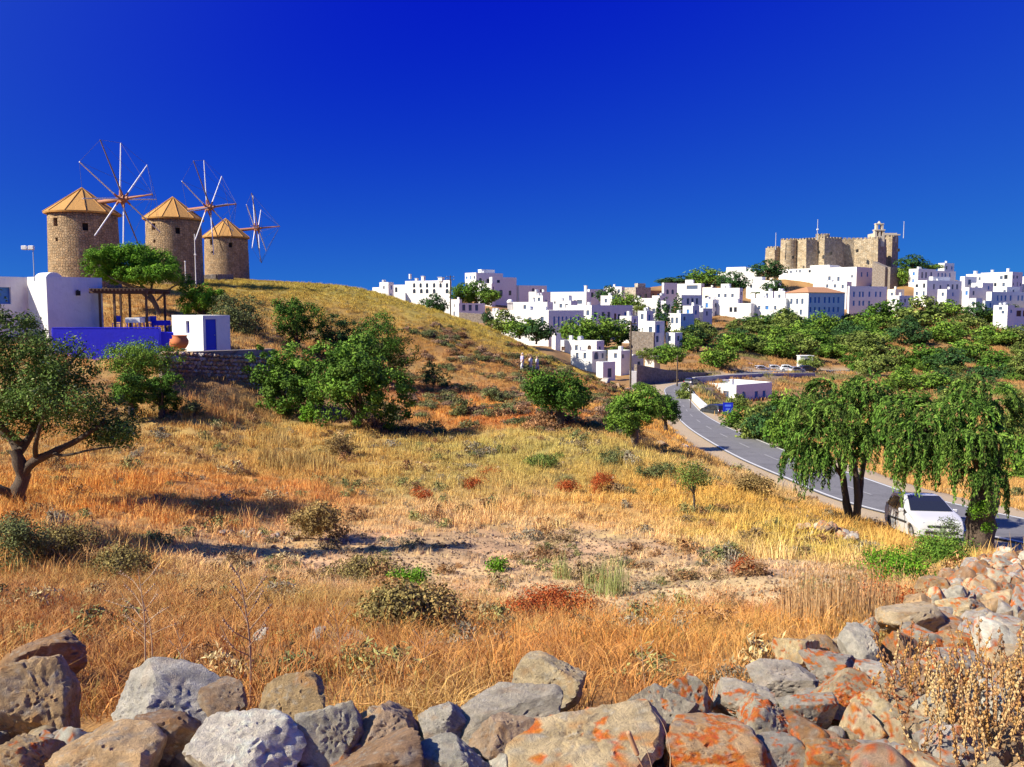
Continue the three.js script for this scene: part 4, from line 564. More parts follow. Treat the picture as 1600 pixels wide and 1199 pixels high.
plant('shrub', 'low olive shrub under the path right of the thicket', 'shrub', 722, 650, 36, 28, { kind: 'scrub', leaf: 0.12, n: 60, per: 26, seed: 10, trunk: 0.05 });
plant('shrub', 'dark shrub among rocks below the hill path', 'shrub', 770, 625, 40, 18, { kind: 'scrub', leaf: 0.12, n: 60, per: 26, seed: 11, trunk: 0.05 });
// --- two round trees by the road
plant('carob_tree', 'round green carob with a dark trunk below the walkers', 'tree', 875, 669, 116, 92, { clear: 0.34, kind: 'carob', leaf: 0.15, n: 420, per: 36, seed: 12, lobesN: 9, trunk: 0.24, flat: 0.85 });
plant('olive_tree', 'round olive with split pale trunk beside the road bend', 'tree', 994, 699, 88, 92, { clear: 0.34, kind: 'hill', leaf: 0.13, n: 380, per: 36, seed: 13, lobesN: 9, trunk: 0.24, mat: M.paleBark });
plant('olive_tree', 'smaller dark olive tucked behind the round olive at the road', 'tree', 1040, 676, 54, 60, { clear: 0.25, kind: 'carob', leaf: 0.13, n: 220, per: 32, seed: 14, trunk: 0.16 });
plant('thorn_bush', 'thin leafless-looking yellowish sapling standing alone in the grass', 'sapling', 1085, 802, 56, 92, { clear: 0.3, kind: 'hill2', leaf: 0.06, n: 120, per: 18, seed: 15, trunk: 0.05, mat: M.paleBark, gap: 0, cr: 0.22 });
// --- around the blue house
plant('pine_tree', 'umbrella pine with a bright green flat crown above the pergola', 'tree', 252, 508, 0, 0, { n: 0, lobesN: 0, trunk: 0, d: 70 });
{
  const g = scene.children[scene.children.length - 1]; g.clear(); const k = 70 / F, S = (px, py, dz = 0) => V((px - 252) * k, (508 - py) * k, dz);
  part('trunk', merge([limb([S(256, 520), S(250, 495), S(243, 475), S(232, 455)], 0.22, 0.17), limb([S(243, 475), S(222, 455, 0.5), S(190, 440, 0.6), S(165, 425, 0.4)], 0.12, 0.05), limb([S(236, 458), S(240, 435, -0.4), S(250, 415, -0.6)], 0.1, 0.05), limb([S(232, 456), S(205, 430, -0.5), S(195, 410, -0.5)], 0.1, 0.05), limb([S(246, 470), S(275, 448, 0.2), S(295, 442, 0.2)], 0.09, 0.04), limb([S(230, 452), S(210, 445, 0.9), S(185, 436, 1.2)], 0.07, 0.03)]), M.paleBark, g);
  const lb = [[195, 408, 46, 24], [160, 418, 24, 18], [240, 412, 36, 22], [265, 428, 26, 16], [215, 398, 34, 16], [180, 430, 34, 14], [225, 430, 38, 14], [285, 438, 16, 8], [175, 400, 26, 14]].map(([x, y, a, b], i) => { const p = S(x, y, ((i * 3) % 5 - 2) * 0.5); return [p.x, p.y, p.z, a * k, b * k, a * k]; });
  part('crown', crown(23, lb, { clumps: 1000, per: 44, cr: 0.34, len: 0.2, wid: 0.07, cols: GREEN.bright, gap: -0.75, shell: 0.3, up: 0.6 }), M.leaf, g);
}
plant('shrub', 'bright green bush behind the white hut', 'bush', 318, 500, 74, 54, { kind: 'bright', leaf: 0.17, n: 200, per: 34, seed: 30, d: 70 });
plant('carob_tree', 'dark olive-green tree right behind the white hut', 'tree', 375, 552, 92, 98, { clear: 0.03, kind: 'scrub', leaf: 0.15, n: 330, per: 34, seed: 31, d: 67 });
plant('shrub', 'feathery green bush under the blue terrace wall', 'bush', 215, 590, 120, 58, { clear: 0, kind: 'hill', leaf: 0.12, n: 260, per: 34, seed: 32, d: 50, lobesN: 8 });
plant('shrub', 'dark low bush where the terrace wall ends', 'bush', 252, 645, 64, 60, { clear: 0, kind: 'carob', leaf: 0.12, n: 150, per: 34, seed: 33, d: 46 });
plant('shrub', 'shady bush below the terrace corner', 'bush', 205, 642, 74, 62, { clear: 0, kind: 'carob', leaf: 0.12, n: 150, per: 34, seed: 34, d: 45 });
plant('shrub', 'green bush beside the hut pot on the terrace slope', 'bush', 270, 580, 46, 40, { kind: 'dark', leaf: 0.12, n: 90, per: 30, seed: 35, d: 56 });
plant('shrub', 'small green bush at the foot of the dry stone terrace', 'bush', 300, 650, 40, 24, { kind: 'scrub', leaf: 0.1, n: 60, per: 26, seed: 36 });
// --- scrub of the field
for (const [px, py, w, h, kind, label, leaf, n] of [
  [25, 895, 90, 85, 'scrub', 'grey-green scrub below the olive trunk', 0.05, 170], [95, 880, 110, 55, 'dryscrub', 'yellowish dark scrub beside the olive foot', 0.05, 170], [190, 900, 110, 40, 'dryscrub', 'flat dark scrub in front of the orange slope', 0.05, 140], [500, 845, 105, 60, 'dryleaf', 'dry brown bush with a dark shadow in the field', 0.07, 140], [620, 990, 110, 70, 'dryscrub', 'green and straw bush in mid field', 0.05, 170], [685, 985, 95, 62, 'dryleaf', 'brown domed bush right of the green and straw bush', 0.05, 170],
  [870, 968, 120, 38, 'rustleaf', 'rust red low bush in the stony field', 0.035, 190], [810, 970, 40, 22, 'rustleaf', 'small rust red tuft left of the rust red bush', 0.035, 60], [940, 770, 40, 30, 'rustleaf', 'rust red bush on the grassy slope below the round carob', 0.05, 60], [890, 768, 40, 18, 'rustleaf', 'flat rust red patch left of the slope bush', 0.05, 50], [660, 782, 34, 18, 'rustleaf', 'rust red tuft in the orange grass', 0.05, 46], [740, 762, 30, 14, 'rustleaf', 'tiny rust red tuft beside the pale grass', 0.05, 40], [768, 744, 50, 12, 'rustleaf', 'thin rust red streak of weeds on the pale grass', 0.05, 40], [1165, 898, 26, 22, 'rustleaf', 'rust red tuft near the stone pile', 0.04, 40],
  [530, 715, 50, 36, 'dryleaf', 'grey brown bush behind the tall straw', 0.07, 90], [1400, 905, 110, 42, 'bright', 'fresh green weeds below the parked car', 0.045, 170], [1470, 890, 90, 48, 'hill', 'dark green weeds where the rubble wall meets the verge', 0.05, 170], [1395, 962, 80, 60, 'rustleaf', 'reddish dry bush beside the far rubble wall', 0.03, 150], [640, 915, 60, 20, 'bright', 'low green leaves at the edge of the shaded step', 0.05, 60], [560, 905, 140, 18, 'dryscrub', 'dark row of low weeds along the field step', 0.05, 130], [778, 892, 26, 18, 'bright', 'tiny green weed in the stony field', 0.05, 26], [960, 725, 60, 20, 'scrub', 'grey weeds below the split-trunk olive', 0.08, 60], [850, 728, 80, 16, 'hill2', 'low olive weeds in the pale grass', 0.08, 60], [1180, 775, 70, 30, 'dryleaf', 'brown bramble near the road shoulder', 0.08, 90], [1030, 750, 70, 22, 'scrub', 'greenish weeds on the slope beside the sapling', 0.08, 70]])
  plant(kind === 'rustleaf' ? 'red_bush' : 'scrub_bush', label, 'bush', px, py, w, h, { clear: 0.02, kind, leaf, n, per: 34, seed: px + py, lobesN: 6, trunk: 0, gap: -0.5, cr: undefined });
// --- pepper trees by the road
function pepper(label, base, d, stems, lobes, strands, seed, long) {
  const P = hit(base[0], base[1]), D = -P.z, k = D / F, g = thing('pepper_tree', P, label, 'tree'), S = ([px, py, dz = 0]) => V((px - base[0]) * k, (base[1] - py) * k, dz), r = rng(seed), L = new Leaves();
  part('trunk', merge(stems.map(([r0, r1, ...p]) => limb(p.map(S), r0, r1, 9))), M.bark, g);
  const lb = lobes.map(([x, y, a, b, dz = 0]) => { const p = S([x, y, dz]); return [p.x, p.y, p.z, a * k * 0.86, b * k, a * k * 0.9]; });
  for (let s = 0; s < strands; s++) {                                        // drooping twigs hung with narrow leaves
    const [lx, ly, lz, rx, ry, rz] = lb[Math.floor(r() * lb.length)], u = unit(r); u.y = Math.abs(u.y) * 0.9 - 0.15; const q = 0.6 + 0.4 * Math.sqrt(r());
    let p = V(lx + u.x * rx * q, ly + u.y * ry * q, lz + u.z * rz * q); const dir = V(u.x * 0.45, 0.3, u.z * 0.45), kb = 0.35 + 1.05 * r(), base2 = mixc(GREEN.pepper[0], GREEN.pepper[1], r()).map((v) => v * kb), len = long[0] + (long[1] - long[0]) * r() * r(), steps = Math.round(len / 0.05);
    if (n3(p.x * 1.3 + seed, p.y * 0.6, p.z * 1.3) < 0.02) continue;
    for (let j = 0; j < steps; j++) { dir.y -= 0.16; dir.normalize(); dir.x *= 0.95; dir.z *= 0.95; p = p.clone().addScaledVector(dir, 0.05); const c = r() < 0.035 ? GREEN.pepper[2] : base2, b = 0.75 + 0.5 * r(); for (let e = 0; e < 2; e++) { const nn = unit(r); const dd = dir.clone().add(unit(r).multiplyScalar(0.7)).normalize(); nn.sub(dd.clone().multiplyScalar(nn.dot(dd))).normalize(); L.leaf(p.x + (r() - 0.5) * 0.1, p.y + (r() - 0.5) * 0.06, p.z + (r() - 0.5) * 0.1, dd, nn, 0.14, 0.046, [c[0] * b, c[1] * b, c[2] * b]); } }
  }
  part('crown', L.geo(), M.leaf, g); return g;
}
pepper('left pepper tree with several dark stems and drooping green strands at the road', [1333, 814], 33,
  [[0.16, 0.09, [1330, 822], [1322, 785], [1315, 745], [1305, 700]], [0.15, 0.08, [1334, 822, 0.2], [1334, 780, 0.3], [1330, 740, 0.3], [1322, 690, 0.2]], [0.14, 0.07, [1338, 820, -0.1], [1345, 785, -0.2], [1348, 745, -0.2], [1352, 680, 0]], [0.1, 0.05, [1334, 815, -0.3], [1326, 770, -0.4], [1320, 740, -0.4], [1335, 650, -0.3]], [0.08, 0.03, [1315, 745], [1280, 700], [1250, 680]], [0.07, 0.03, [1352, 690], [1365, 640], [1372, 610]]],
  [[1340, 620, 46, 38], [1300, 640, 42, 36, 0.4], [1270, 675, 36, 30, 0.2], [1358, 640, 28, 40, -0.3], [1330, 680, 46, 34, 0.6], [1250, 640, 26, 22, -0.4], [1355, 600, 32, 26], [1362, 690, 22, 34], [1250, 705, 24, 20, 0.3], [1300, 600, 30, 22, -0.5], [1300, 700, 34, 24, 0.7], [1258, 715, 26, 16, 0.5], [1285, 725, 24, 14, 0.8]], 2500, 41, [0.4, 1.7]);
pepper('big pepper tree with a thick trunk hanging over the white car', [1532, 858], 27,
  [[0.5, 0.36, [1528, 872], [1530, 830], [1534, 780], [1536, 735]], [0.26, 0.1, [1536, 750], [1546, 700, 0.2], [1540, 650, 0.2], [1525, 610]], [0.24, 0.08, [1535, 755], [1512, 705, 0.2], [1485, 690, 0.2], [1440, 668]], [0.16, 0.06, [1530, 790], [1510, 800, 0.4], [1492, 795, 0.6]], [0.16, 0.05, [1536, 745, 0.2], [1515, 670, -0.5], [1480, 630, -0.6]], [0.1, 0.04, [1440, 670], [1415, 660], [1405, 690]]],
  [[1522, 600, 34, 20], [1542, 630, 22, 24, 0.3], [1495, 630, 38, 24, 0.2], [1455, 650, 34, 24], [1420, 660, 24, 22, 0.2], [1480, 668, 34, 20, 0.8], [1548, 668, 15, 24, 0.5], [1508, 680, 26, 18, 1.1], [1408, 640, 24, 18, -0.5], [1435, 690, 24, 20, 0.5], [1470, 625, 30, 18, -0.6], [1485, 705, 22, 16, 0.9], [1548, 708, 13, 18, 0.5], [1405, 690, 14, 22, 0.3], [1425, 715, 16, 16, 0.2], [1500, 725, 18, 14, 1.0], [1460, 700, 20, 16, 0.7]], 3000, 42, [0.35, 1.95]);
// ivy and sprouts at the big trunk
plant('shrub', 'pale green sprouting weeds in front of the car bonnet', 'shrub', 1484, 864, 44, 66, { clear: 0.02, kind: 'grey', leaf: 0.06, n: 60, per: 26, seed: 44, trunk: 0, d: 26.5, gap: -0.2 });
plant('creeper', 'light green creeper climbing the thick pepper tree trunk', 'creeper', 1532, 850, 34, 95, { clear: 0, kind: 'bright', leaf: 0.07, n: 60, per: 24, seed: 45, trunk: 0, d: 26.6 });
// --- far trees of the hillside and the village: a few shapes, copied
const farKinds = [];
{
  const spec = [['hill', 0.42, 1], ['hill', 0.42, 2], ['hill2', 0.4, 3], ['carob', 0.42, 4], ['hill2', 0.45, 5], ['dark', 0.42, 6]];
  for (const [kind, leaf, s] of spec) {
    const r = rng(s * 991), lobes = []; for (let i = 0; i < 7; i++) { const t = i / 6 * Math.PI * 2 + r(), q = i ? 0.55 + 0.2 * r() : 0; lobes.push([Math.cos(t) * q * 2.6, 1.7 + (i ? r() * 2.2 - 0.7 : 1.7), Math.sin(t) * q * 2.6, 1.3 + 0.5 * r(), 1.15 + 0.4 * r(), 1.3 + 0.5 * r()]); }
    farKinds.push({ crown: crown(s * 13, lobes, { clumps: 130, per: 20, cr: 0.66, len: leaf, wid: leaf * 0.62, cols: GREEN[kind], gap: -0.6 }), trunk: trunkTo(s, 0.8, 0.2, lobes) });
  }
}
function farTree(k, P, w, h, label, group, name = 'hillside_tree') {
  const g = thing(name, P, label, 'tree', group), f = farKinds[k % farKinds.length]; part('trunk', f.trunk, M.bark, g); part('crown', f.crown, M.leaf, g);
  g.scale.set(w / 5.2, h / 5, w / 5.2); g.rotation.y = (k * 2.39996) % 6.283; return g;
}
{
  const r = rng(404); let k = 0;
  const T = (px, py, w, h, label, group, d, kind) => { const P = d ? at(px, py, d) : hit(px, py, 60), m = -P.z / F; P.y -= 0.4; return farTree(kind ?? k, P, w * m, h * m, label, group, 'hillside_tree', k++); };
  const slope = (px) => (px < 1140 ? ['green tree on the slope between the tall road wall and the long balcony house', 'trees above the tall road wall'] : px < 1235 ? ['green tree on the slope below the house with the turquoise window', 'trees below the turquoise window house'] : ['green tree on the slope between the parking place and the tiled mansion', 'trees below the tiled mansion']);
  const hillside = (px, py) => (py < 535 ? ['bushy tree along the top of the dry slope just under the right-hand houses', 'trees under the right-hand houses'] : py < 585 ? ['bushy tree halfway down the dry orange slope beyond the pepper trees', 'trees halfway down the dry orange slope'] : ['bushy tree low on the dry slope showing just above the pepper tree crowns', 'trees low on the dry slope']);
  for (const [px, py, w, h] of [[1120, 575, 62, 56], [1075, 548, 40, 36], [1085, 520, 44, 32], [1045, 552, 40, 24], [1100, 528, 50, 34], [1150, 545, 56, 44], [1185, 550, 58, 44], [1215, 560, 60, 50], [1245, 562, 60, 56], [1275, 548, 56, 44], [1180, 520, 50, 30], [1215, 518, 50, 28], [1250, 522, 56, 34], [1290, 518, 60, 34], [1320, 512, 60, 30], [1350, 510, 56, 32], [1150, 518, 40, 26], [1330, 540, 50, 40], [1300, 560, 46, 36], [1360, 545, 56, 44], [1270, 580, 40, 34]]) T(px, py, w * 0.85, h * 0.8, ...slope(px));
  for (const [px, py, w, h] of [[1390, 505, 70, 48], [1440, 510, 80, 58], [1420, 540, 60, 46], [1480, 500, 60, 40], [1475, 535, 60, 46], [1510, 520, 56, 38], [1440, 575, 64, 50], [1400, 575, 56, 44], [1480, 580, 60, 48], [1520, 565, 64, 48], [1555, 540, 64, 44], [1590, 545, 56, 46], [1560, 585, 60, 50], [1600, 590, 60, 50], [1535, 600, 46, 36], [1450, 610, 60, 44], [1410, 610, 60, 44], [1370, 590, 60, 46], [1340, 580, 50, 40], [1500, 625, 50, 40], [1580, 500, 46, 30], [1545, 505, 46, 30], [1610, 515, 50, 40], [1590, 640, 46, 30], [1420, 640, 70, 44], [1470, 645, 60, 40], [1630, 560, 50, 50], [1575, 620, 36, 26]]) T(px, py, w * 0.88, h * 0.86, ...hillside(px, py));
  for (let q = 0; q < 30; q++) { const px = 1380 + 260 * r(), py = 515 + 140 * r(); T(px, py, 18 + 18 * r(), 13 + 14 * r(), ...hillside(px, py)); }
  for (let q = 0; q < 26; q++) { const px = 1080 + 300 * r(), py = 512 + 50 * r(); T(px, py, 30 + 26 * r(), 22 + 20 * r(), ...slope(px)); }
  const G3 = 'trees along the far side of the road', L3 = 'leafy green tree or bush crowding the far verge of the road';
  for (const [px, py, w, h] of [[1155, 668, 50, 44], [1180, 685, 60, 60], [1205, 690, 60, 66], [1230, 700, 56, 80], [1240, 680, 60, 80], [1270, 690, 60, 90], [1215, 650, 50, 46], [1190, 655, 44, 34], [1290, 670, 70, 70], [1580, 720, 60, 60], [1600, 760, 50, 50], [1575, 690, 50, 60], [1620, 730, 60, 70], [1400, 690, 70, 60], [1450, 690, 70, 60], [1345, 690, 60, 60]]) T(px, py, w, h, L3, G3);
  const G4 = 'trees between the village houses';
  for (const [px, py, w, h, d, kind, label] of [[722, 472, 34, 34, 330, 3, 'dark green tree clump behind the annex by the utility pole'], [745, 474, 50, 40, 330, 3, 'broad green tree clump below the tall ridge house'], [762, 474, 34, 26, 325, 0, 'small green tree at the foot of the stepped ridge house'], [678, 492, 34, 36, 230, 5, 'dark bush against the wall of the arched block'], [786, 520, 44, 40, 190, 4, 'brownish shrub at the hill crest below the big white house'], [812, 525, 50, 34, 180, 0, 'green hedge shrub below the big white house'], [838, 533, 46, 38, 178, 5, 'dark spiky shrub at the corner of the big white house'], [762, 512, 14, 34, 210, 5, 'narrow dark shrub beside the small white porch house'],
    [905, 535, 60, 44, 205, 1, 'brown and green tree above the arched low house'], [935, 540, 70, 52, 208, 1, 'bright rounded tree above the arched low house'], [970, 535, 46, 40, 212, 5, 'dark rounded tree left of the stepped white house'], [950, 478, 30, 34, 330, 5, 'dark round tree in front of the ridge house'], [976, 486, 40, 32, 300, 1, 'rounded bright bush below the grey stone house'], [1004, 490, 22, 18, 280, 2, 'yellowish bush below the long sunlit wall'], [965, 560, 26, 24, 186, 1, 'small green bush by the blue shaded cottages'], [1012, 562, 30, 22, 178, 2, 'yellow-green bush beside the gatehouse'], [1040, 565, 50, 30, 178, 1, 'hedge-like green bush behind the road wall'], [1100, 445, 50, 30, 420, 1, 'large green tree on the skyline left of the chapel'], [1070, 447, 60, 18, 425, 5, 'low green tree line piece on the skyline'], [1045, 446, 30, 14, 425, 5, 'small skyline tree above the pale arched house'],
    [1145, 458, 40, 36, 372, 5, 'dark round tree below the chapel'], [1200, 436, 42, 32, 408, 5, 'dark cypress-like tree at the foot of the fort'], [1209, 462, 28, 28, 372, 5, 'small dark tree by the curved gable house'], [1100, 495, 18, 16, 310, 1, 'small bright bush on the narrow house terrace'], [1165, 505, 24, 12, 300, 5, 'flat dark bush below the grey balcony'], [1424, 424, 36, 28, 400, 5, 'dark pine on the skyline right of the fort'], [1412, 446, 22, 34, 390, 0, 'green tree at the fort corner below the skyline pine'], [1455, 422, 30, 12, 400, 0, 'green bush on the skyline beside the gabled block'], [1525, 500, 30, 30, 310, 5, 'dark tree among the right cottages'], [1070, 622, 26, 30, 118, 4, 'brownish bush on the road bend kerb'], [1000, 606, 24, 14, 124, 1, 'bright green bush by the white garden wall'], [1155, 640, 34, 30, 120, 2, 'olive bush beside the blue road sign'], [1120, 600, 26, 10, 160, 1, 'low green plants on the roof edge of the roadside house']]) T(px, py, w, h, label, G4, d, kind);
  // cypresses
  for (const [px, py, w, h, d, label] of [[1029, 520, 12, 52, 240, 'left and slimmer of the two tall dark cypresses'], [1040, 525, 15, 62, 232, 'taller dark cypress beside the slim one'], [1059, 492, 20, 34, 290, 'short broad cypress in front of the blue shaded house']]) {
    const P = at(px, py, d), m = d / F, g = thing('cypress_tree', P, label, 'tree', 'cypresses in the village'), H = h * m, w2 = w * m / 2, lobes = []; for (let i = 0; i < 8; i++) { const t = i / 7; lobes.push([0, H * (0.1 + 0.82 * t), 0, w2 * (1.05 - 0.85 * t * t), H * 0.11, w2 * (1.05 - 0.85 * t * t)]); }
    part('crown', crown(px, lobes, { clumps: 160, per: 14, cr: 0.35, len: 0.5, wid: 0.2, cols: GREEN.dark, gap: -0.9, shell: 0.7 }), M.leaf, g); part('trunk', limb([V(0, -3, 0), V(0, H * 0.2, 0), V(0, H * 0.5, 0)], 0.22, 0.1), M.bark, g);
  }
  // palms
  for (const [px, py, d, label] of [[1180, 466, 360, 'small palm at the left in front of the curved gable house'], [1189, 466, 358, 'small palm at the right in front of the curved gable house']]) {
    const P = at(px, py, d), g = thing('palm_tree', P, label, 'tree', 'palms in the village'), L = new Leaves(), r2 = rng(px); part('trunk', limb([V(0, -2, 0), V(0.1, 0.8, 0), V(0, 2, 0)], 0.25, 0.18), M.bark, g);
    for (let i = 0; i < 18; i++) { const t = i / 18 * 6.283 + r2(), dir = V(Math.cos(t), 0.8 + 0.5 * r2(), Math.sin(t)).normalize(); let p = V(0, 2, 0); for (let j = 0; j < 7; j++) { dir.y -= 0.22; dir.normalize(); p = p.clone().addScaledVector(dir, 0.3); for (let e = 0; e < 2; e++) { const n = unit(r2); n.sub(dir.clone().multiplyScalar(n.dot(dir))).normalize(); const b = 0.8 + 0.4 * r2(); L.leaf(p.x, p.y, p.z, dir, n, 0.45, 0.2, [0.06 * b, 0.13 * b, 0.03 * b]); } } }
    part('crown', L.geo(), M.leaf, g);
  }
}
// ------------------------------------------------------------------ stones
const ROCK = { tan: [0.56, 0.38, 0.20], grey: [0.50, 0.45, 0.36], white: [0.72, 0.67, 0.56], cream: [0.66, 0.52, 0.32], brown: [0.36, 0.22, 0.12], pink: [0.54, 0.38, 0.25], blue: [0.54, 0.51, 0.45] };
function stoneG(seed, detail, base, { lichen = 0, ochre = 0.3, cuts = 9, sx = 1, sy = 1, sz = 1 } = {}) {
  const r = rng(seed * 131 + 7); let g = new THREE.IcosahedronGeometry(1, detail); g.deleteAttribute('uv'); g.deleteAttribute('normal'); g = mergeVertices(g, 1e-4);
  const pl = []; for (let i = 0; i < cuts; i++) { const n = unit(r); pl.push([n, 0.48 + 0.34 * r()]); } for (const s of [1, -1]) pl.push([V(0.2 * (r() - 0.5), s, 0.2 * (r() - 0.5)).normalize(), 0.72 + 0.12 * r()]);
  const p = g.attributes.position, uv = new Float32Array(p.count * 2), c = new Float32Array(p.count * 3), o = seed * 3.7;
  const cb = 0.85 + 0.3 * r(), ch = [base[0] * cb * (0.98 + 0.06 * r()), base[1] * cb, base[2] * cb * (0.92 + 0.12 * r())];
  for (let i = 0; i < p.count; i++) {
    const u = V(p.getX(i), p.getY(i), p.getZ(i)).normalize(); let m = 1.05; for (const [n, d] of pl) { const t = n.dot(u); if (t > 0.05) m = Math.min(m, d / t); }
    const rough = 0.03 * fbm3(u.x * 1.6 + o, u.y * 1.6, u.z * 1.6, 2) + 0.045 * fbm3(u.x * 3.6 + o, u.y * 3.6, u.z * 3.6, 2) + (detail > 8 ? 0.014 * fbm3(u.x * 17 + o, u.y * 17, u.z * 17, 2) - 0.06 * Math.pow(1 - Math.abs(n3(u.x * 2.2 + o, u.y * 2.2 + 9, u.z * 2.2)), 22) : 0);
    const q = u.clone().multiplyScalar(m + rough), x = q.x * sx, y = q.y * sy, z = q.z * sz; p.setXYZ(i, x, y, z);
    uv[2 * i] = (x * 0.9 + y * 0.5) * 0.6 + r() * 0 + seed * 0.37; uv[2 * i + 1] = (z * 0.9 - y * 0.62) * 0.6 + seed * 0.71;
    let k = 1 + 0.5 * fbm3(x * 2 + o, y * 2, z * 2, 3), cc = [ch[0] * k, ch[1] * k, ch[2] * k];
    const oc = smooth(0.1, 0.45, fbm3(x * 1.4 + o + 20, y * 1.4, z * 1.4, 3)) * ochre * 1.4; cc = mixc(cc, [0.52, 0.27, 0.09], clamp(oc));
    const gr = smooth(0.15, 0.5, fbm3(x * 1.8 + o + 60, y * 1.8, z * 1.8, 3)); cc = mixc(cc, [0.36, 0.34, 0.31], gr * 0.5);
    if (lichen) { const l = smooth(0.30 - 0.55 * lichen, 0.38 - 0.55 * lichen, fbm3(x * 2.1 + o + 40, y * 2.1, z * 2.1, 4) + 0.16 * n3(x * 12, y * 12, z * 12) + 0.14 * n3(x * 30, y * 30, z * 30)); cc = mixc(cc, [0.72 + 0.1 * n3(x * 9, y * 9, z * 9), 0.19 + 0.08 * n3(x * 9, y * 9, z * 9 + 4), 0.025], clamp(l)); }
    const wl = smooth(0.34, 0.44, n3(x * 5 + o + 80, y * 5, z * 5) * 0.5 + 0.35 * n3(x * 16, y * 16 + o, z * 16)); cc = mixc(cc, [0.56, 0.53, 0.45], wl * 0.5);
    const dk = smooth(0.32, 0.5, n3(x * 7 + o, y * 7, z * 7) * 0.6 + 0.3 * n3(x * 20, y * 20, z * 20)); cc = mixc(cc, [0.14, 0.12, 0.11], dk * 0.28);
    c.set(cc.map((v) => clamp(v, 0.02, 0.85)), 3 * i);
  }
  g.setAttribute('uv', new THREE.BufferAttribute(uv, 2)); g.setAttribute('color', new THREE.BufferAttribute(c, 3)); g.computeVertexNormals(); return toCreasedNormals(g, 0.62);
}
const DPY = [[860, 17.5], [880, 14], [915, 10.5], [960, 8.2], [1030, 5.8], [1070, 5.0], [1100, 4.65], [1150, 4.25], [1199, 3.95], [1260, 3.6]];
const wallDist = (py) => { if (py <= 860) return 17.5; for (let i = 0; i + 1 < DPY.length; i++) if (py <= DPY[i + 1][0]) return lerp(DPY[i][1], DPY[i + 1][1], (py - DPY[i][0]) / (DPY[i + 1][0] - DPY[i][0])); return 3.6; };
{
  const wall = thing('dry_stone_wall', onGround(0, -4.3), 'tumbled dry stone wall of big lichen-spotted rocks running across the front and up the right side', 'wall'), O = wall.position;
  const put = (geo, px, py, w, h, tilt, deep = 0.85, label, dd = 0) => { const d = wallDist(py) + dd, P = at(px, py, d), k = d / F, m = part('stone', geo, M.rock, wall); m.position.copy(P).sub(O); m.scale.set(w * k / 1.75, h * k / 1.62, Math.max(w, h) * k * deep / 1.8); m.rotation.set(tilt[0], tilt[1], tilt[2]); if (label) m.userData.label = label; return m; };
  const KEY = [[62, 1095, 165, 150, 'tan', 0, 0.8], [78, 1030, 120, 70, 'brown', 0, 0.4], [250, 1108, 205, 105, 'blue', 0, 0.12], [352, 1098, 90, 66, 'pink', 0, 0.3], [238, 1158, 130, 85, 'brown', 0, 0.5], [160, 1196, 185, 110, 'tan', 0, 0.4], [38, 1192, 110, 90, 'tan', 0.1, 0.5], [378, 1185, 165, 120, 'white', 0, 0.06], [448, 1112, 125, 120, 'tan', 0, 0.7], [520, 1150, 120, 120, 'grey', 0, 0.2], [604, 1138, 120, 84, 'pink', 0, 0.4], [692, 1132, 100, 70, 'white', 0, 0.3], [590, 1200, 170, 90, 'brown', 0, 0.2], [705, 1196, 125, 66, 'blue', 0, 0.1], [800, 1112, 175, 62, 'grey', 0, 0.15], [782, 1162, 110, 100, 'pink', 0, 0.4], [868, 1064, 108, 84, 'cream', 0, 0.35], [915, 1165, 215, 140, 'cream', 0.06, 0.5], [1022, 1118, 120, 104, 'grey', 0.05, 0.1], [1072, 1096, 90, 90, 'grey', 0.32, 0.2], [1102, 1180, 160, 100, 'tan', 0.4, 0.4], [1160, 1090, 120, 58, 'grey', 0.1, 0.2], [1192, 1126, 115, 90, 'grey', 0.5, 0.2], [1214, 1062, 100, 56, 'grey', 0, 0.1], [1246, 1018, 66, 62, 'cream', 0.1, 0.2], [1300, 1044, 100, 56, 'grey', 0.3, 0.1], [1312, 1092, 120, 80, 'cream', 0.4, 0.2], [1350, 1018, 66, 76, 'white', 0, 0.1], [1404, 1016, 52, 66, 'brown', 0.2, 0.2], [1444, 1004, 90, 52, 'grey', 0.45, 0.3], [1500, 1008, 70, 46, 'tan', 0.5, 0.3], [1415, 966, 100, 50, 'cream', 0, 0.3], [1456, 920, 46, 40, 'tan', 0.1, 0.6], [1258, 1112, 100, 66, 'grey', 0.1, 0.2], [1380, 1104, 110, 80, 'cream', 0.3, 0.2], [1300, 1186, 125, 80, 'tan', 0.4, 0.4], [1210, 1186, 90, 60, 'grey', 0.1, 0.2], [1500, 1050, 110, 60, 'grey', 0.2, 0.2], [1360, 1060, 80, 46, 'white', 0.15, 0.2], [1560, 985, 80, 50, 'white', 0.1, 0.3], [1500, 950, 66, 40, 'cream', 0.2, 0.3]];
  KEY.forEach(([px, py, w, h, c, li, oc], i) => { const r = rng(i + 300); put(stoneG(i + 150, w > 90 ? 16 : 11, ROCK[c], { lichen: li, ochre: oc, cuts: 8 + Math.floor(r() * 6) }), px, py + h * 0.06, w * 1.08, h * 1.1, [(r() - 0.5) * 0.25, (r() - 0.5) * 0.5, (r() - 0.5) * 0.45], 0.8 + 0.2 * r(), li > 0.38 ? 'stone crusted with orange lichen' : undefined); });
  // the rest of the rubble: shared shapes
  const VAR = []; const names = Object.keys(ROCK); for (let i = 0; i < 18; i++) VAR.push(stoneG(i + 500, 6, ROCK[names[(i * 3) % 7]], { lichen: i % 4 === 0 ? 0.28 : i % 4 === 1 ? 0.06 : 0, ochre: 0.35, cuts: 12 }));
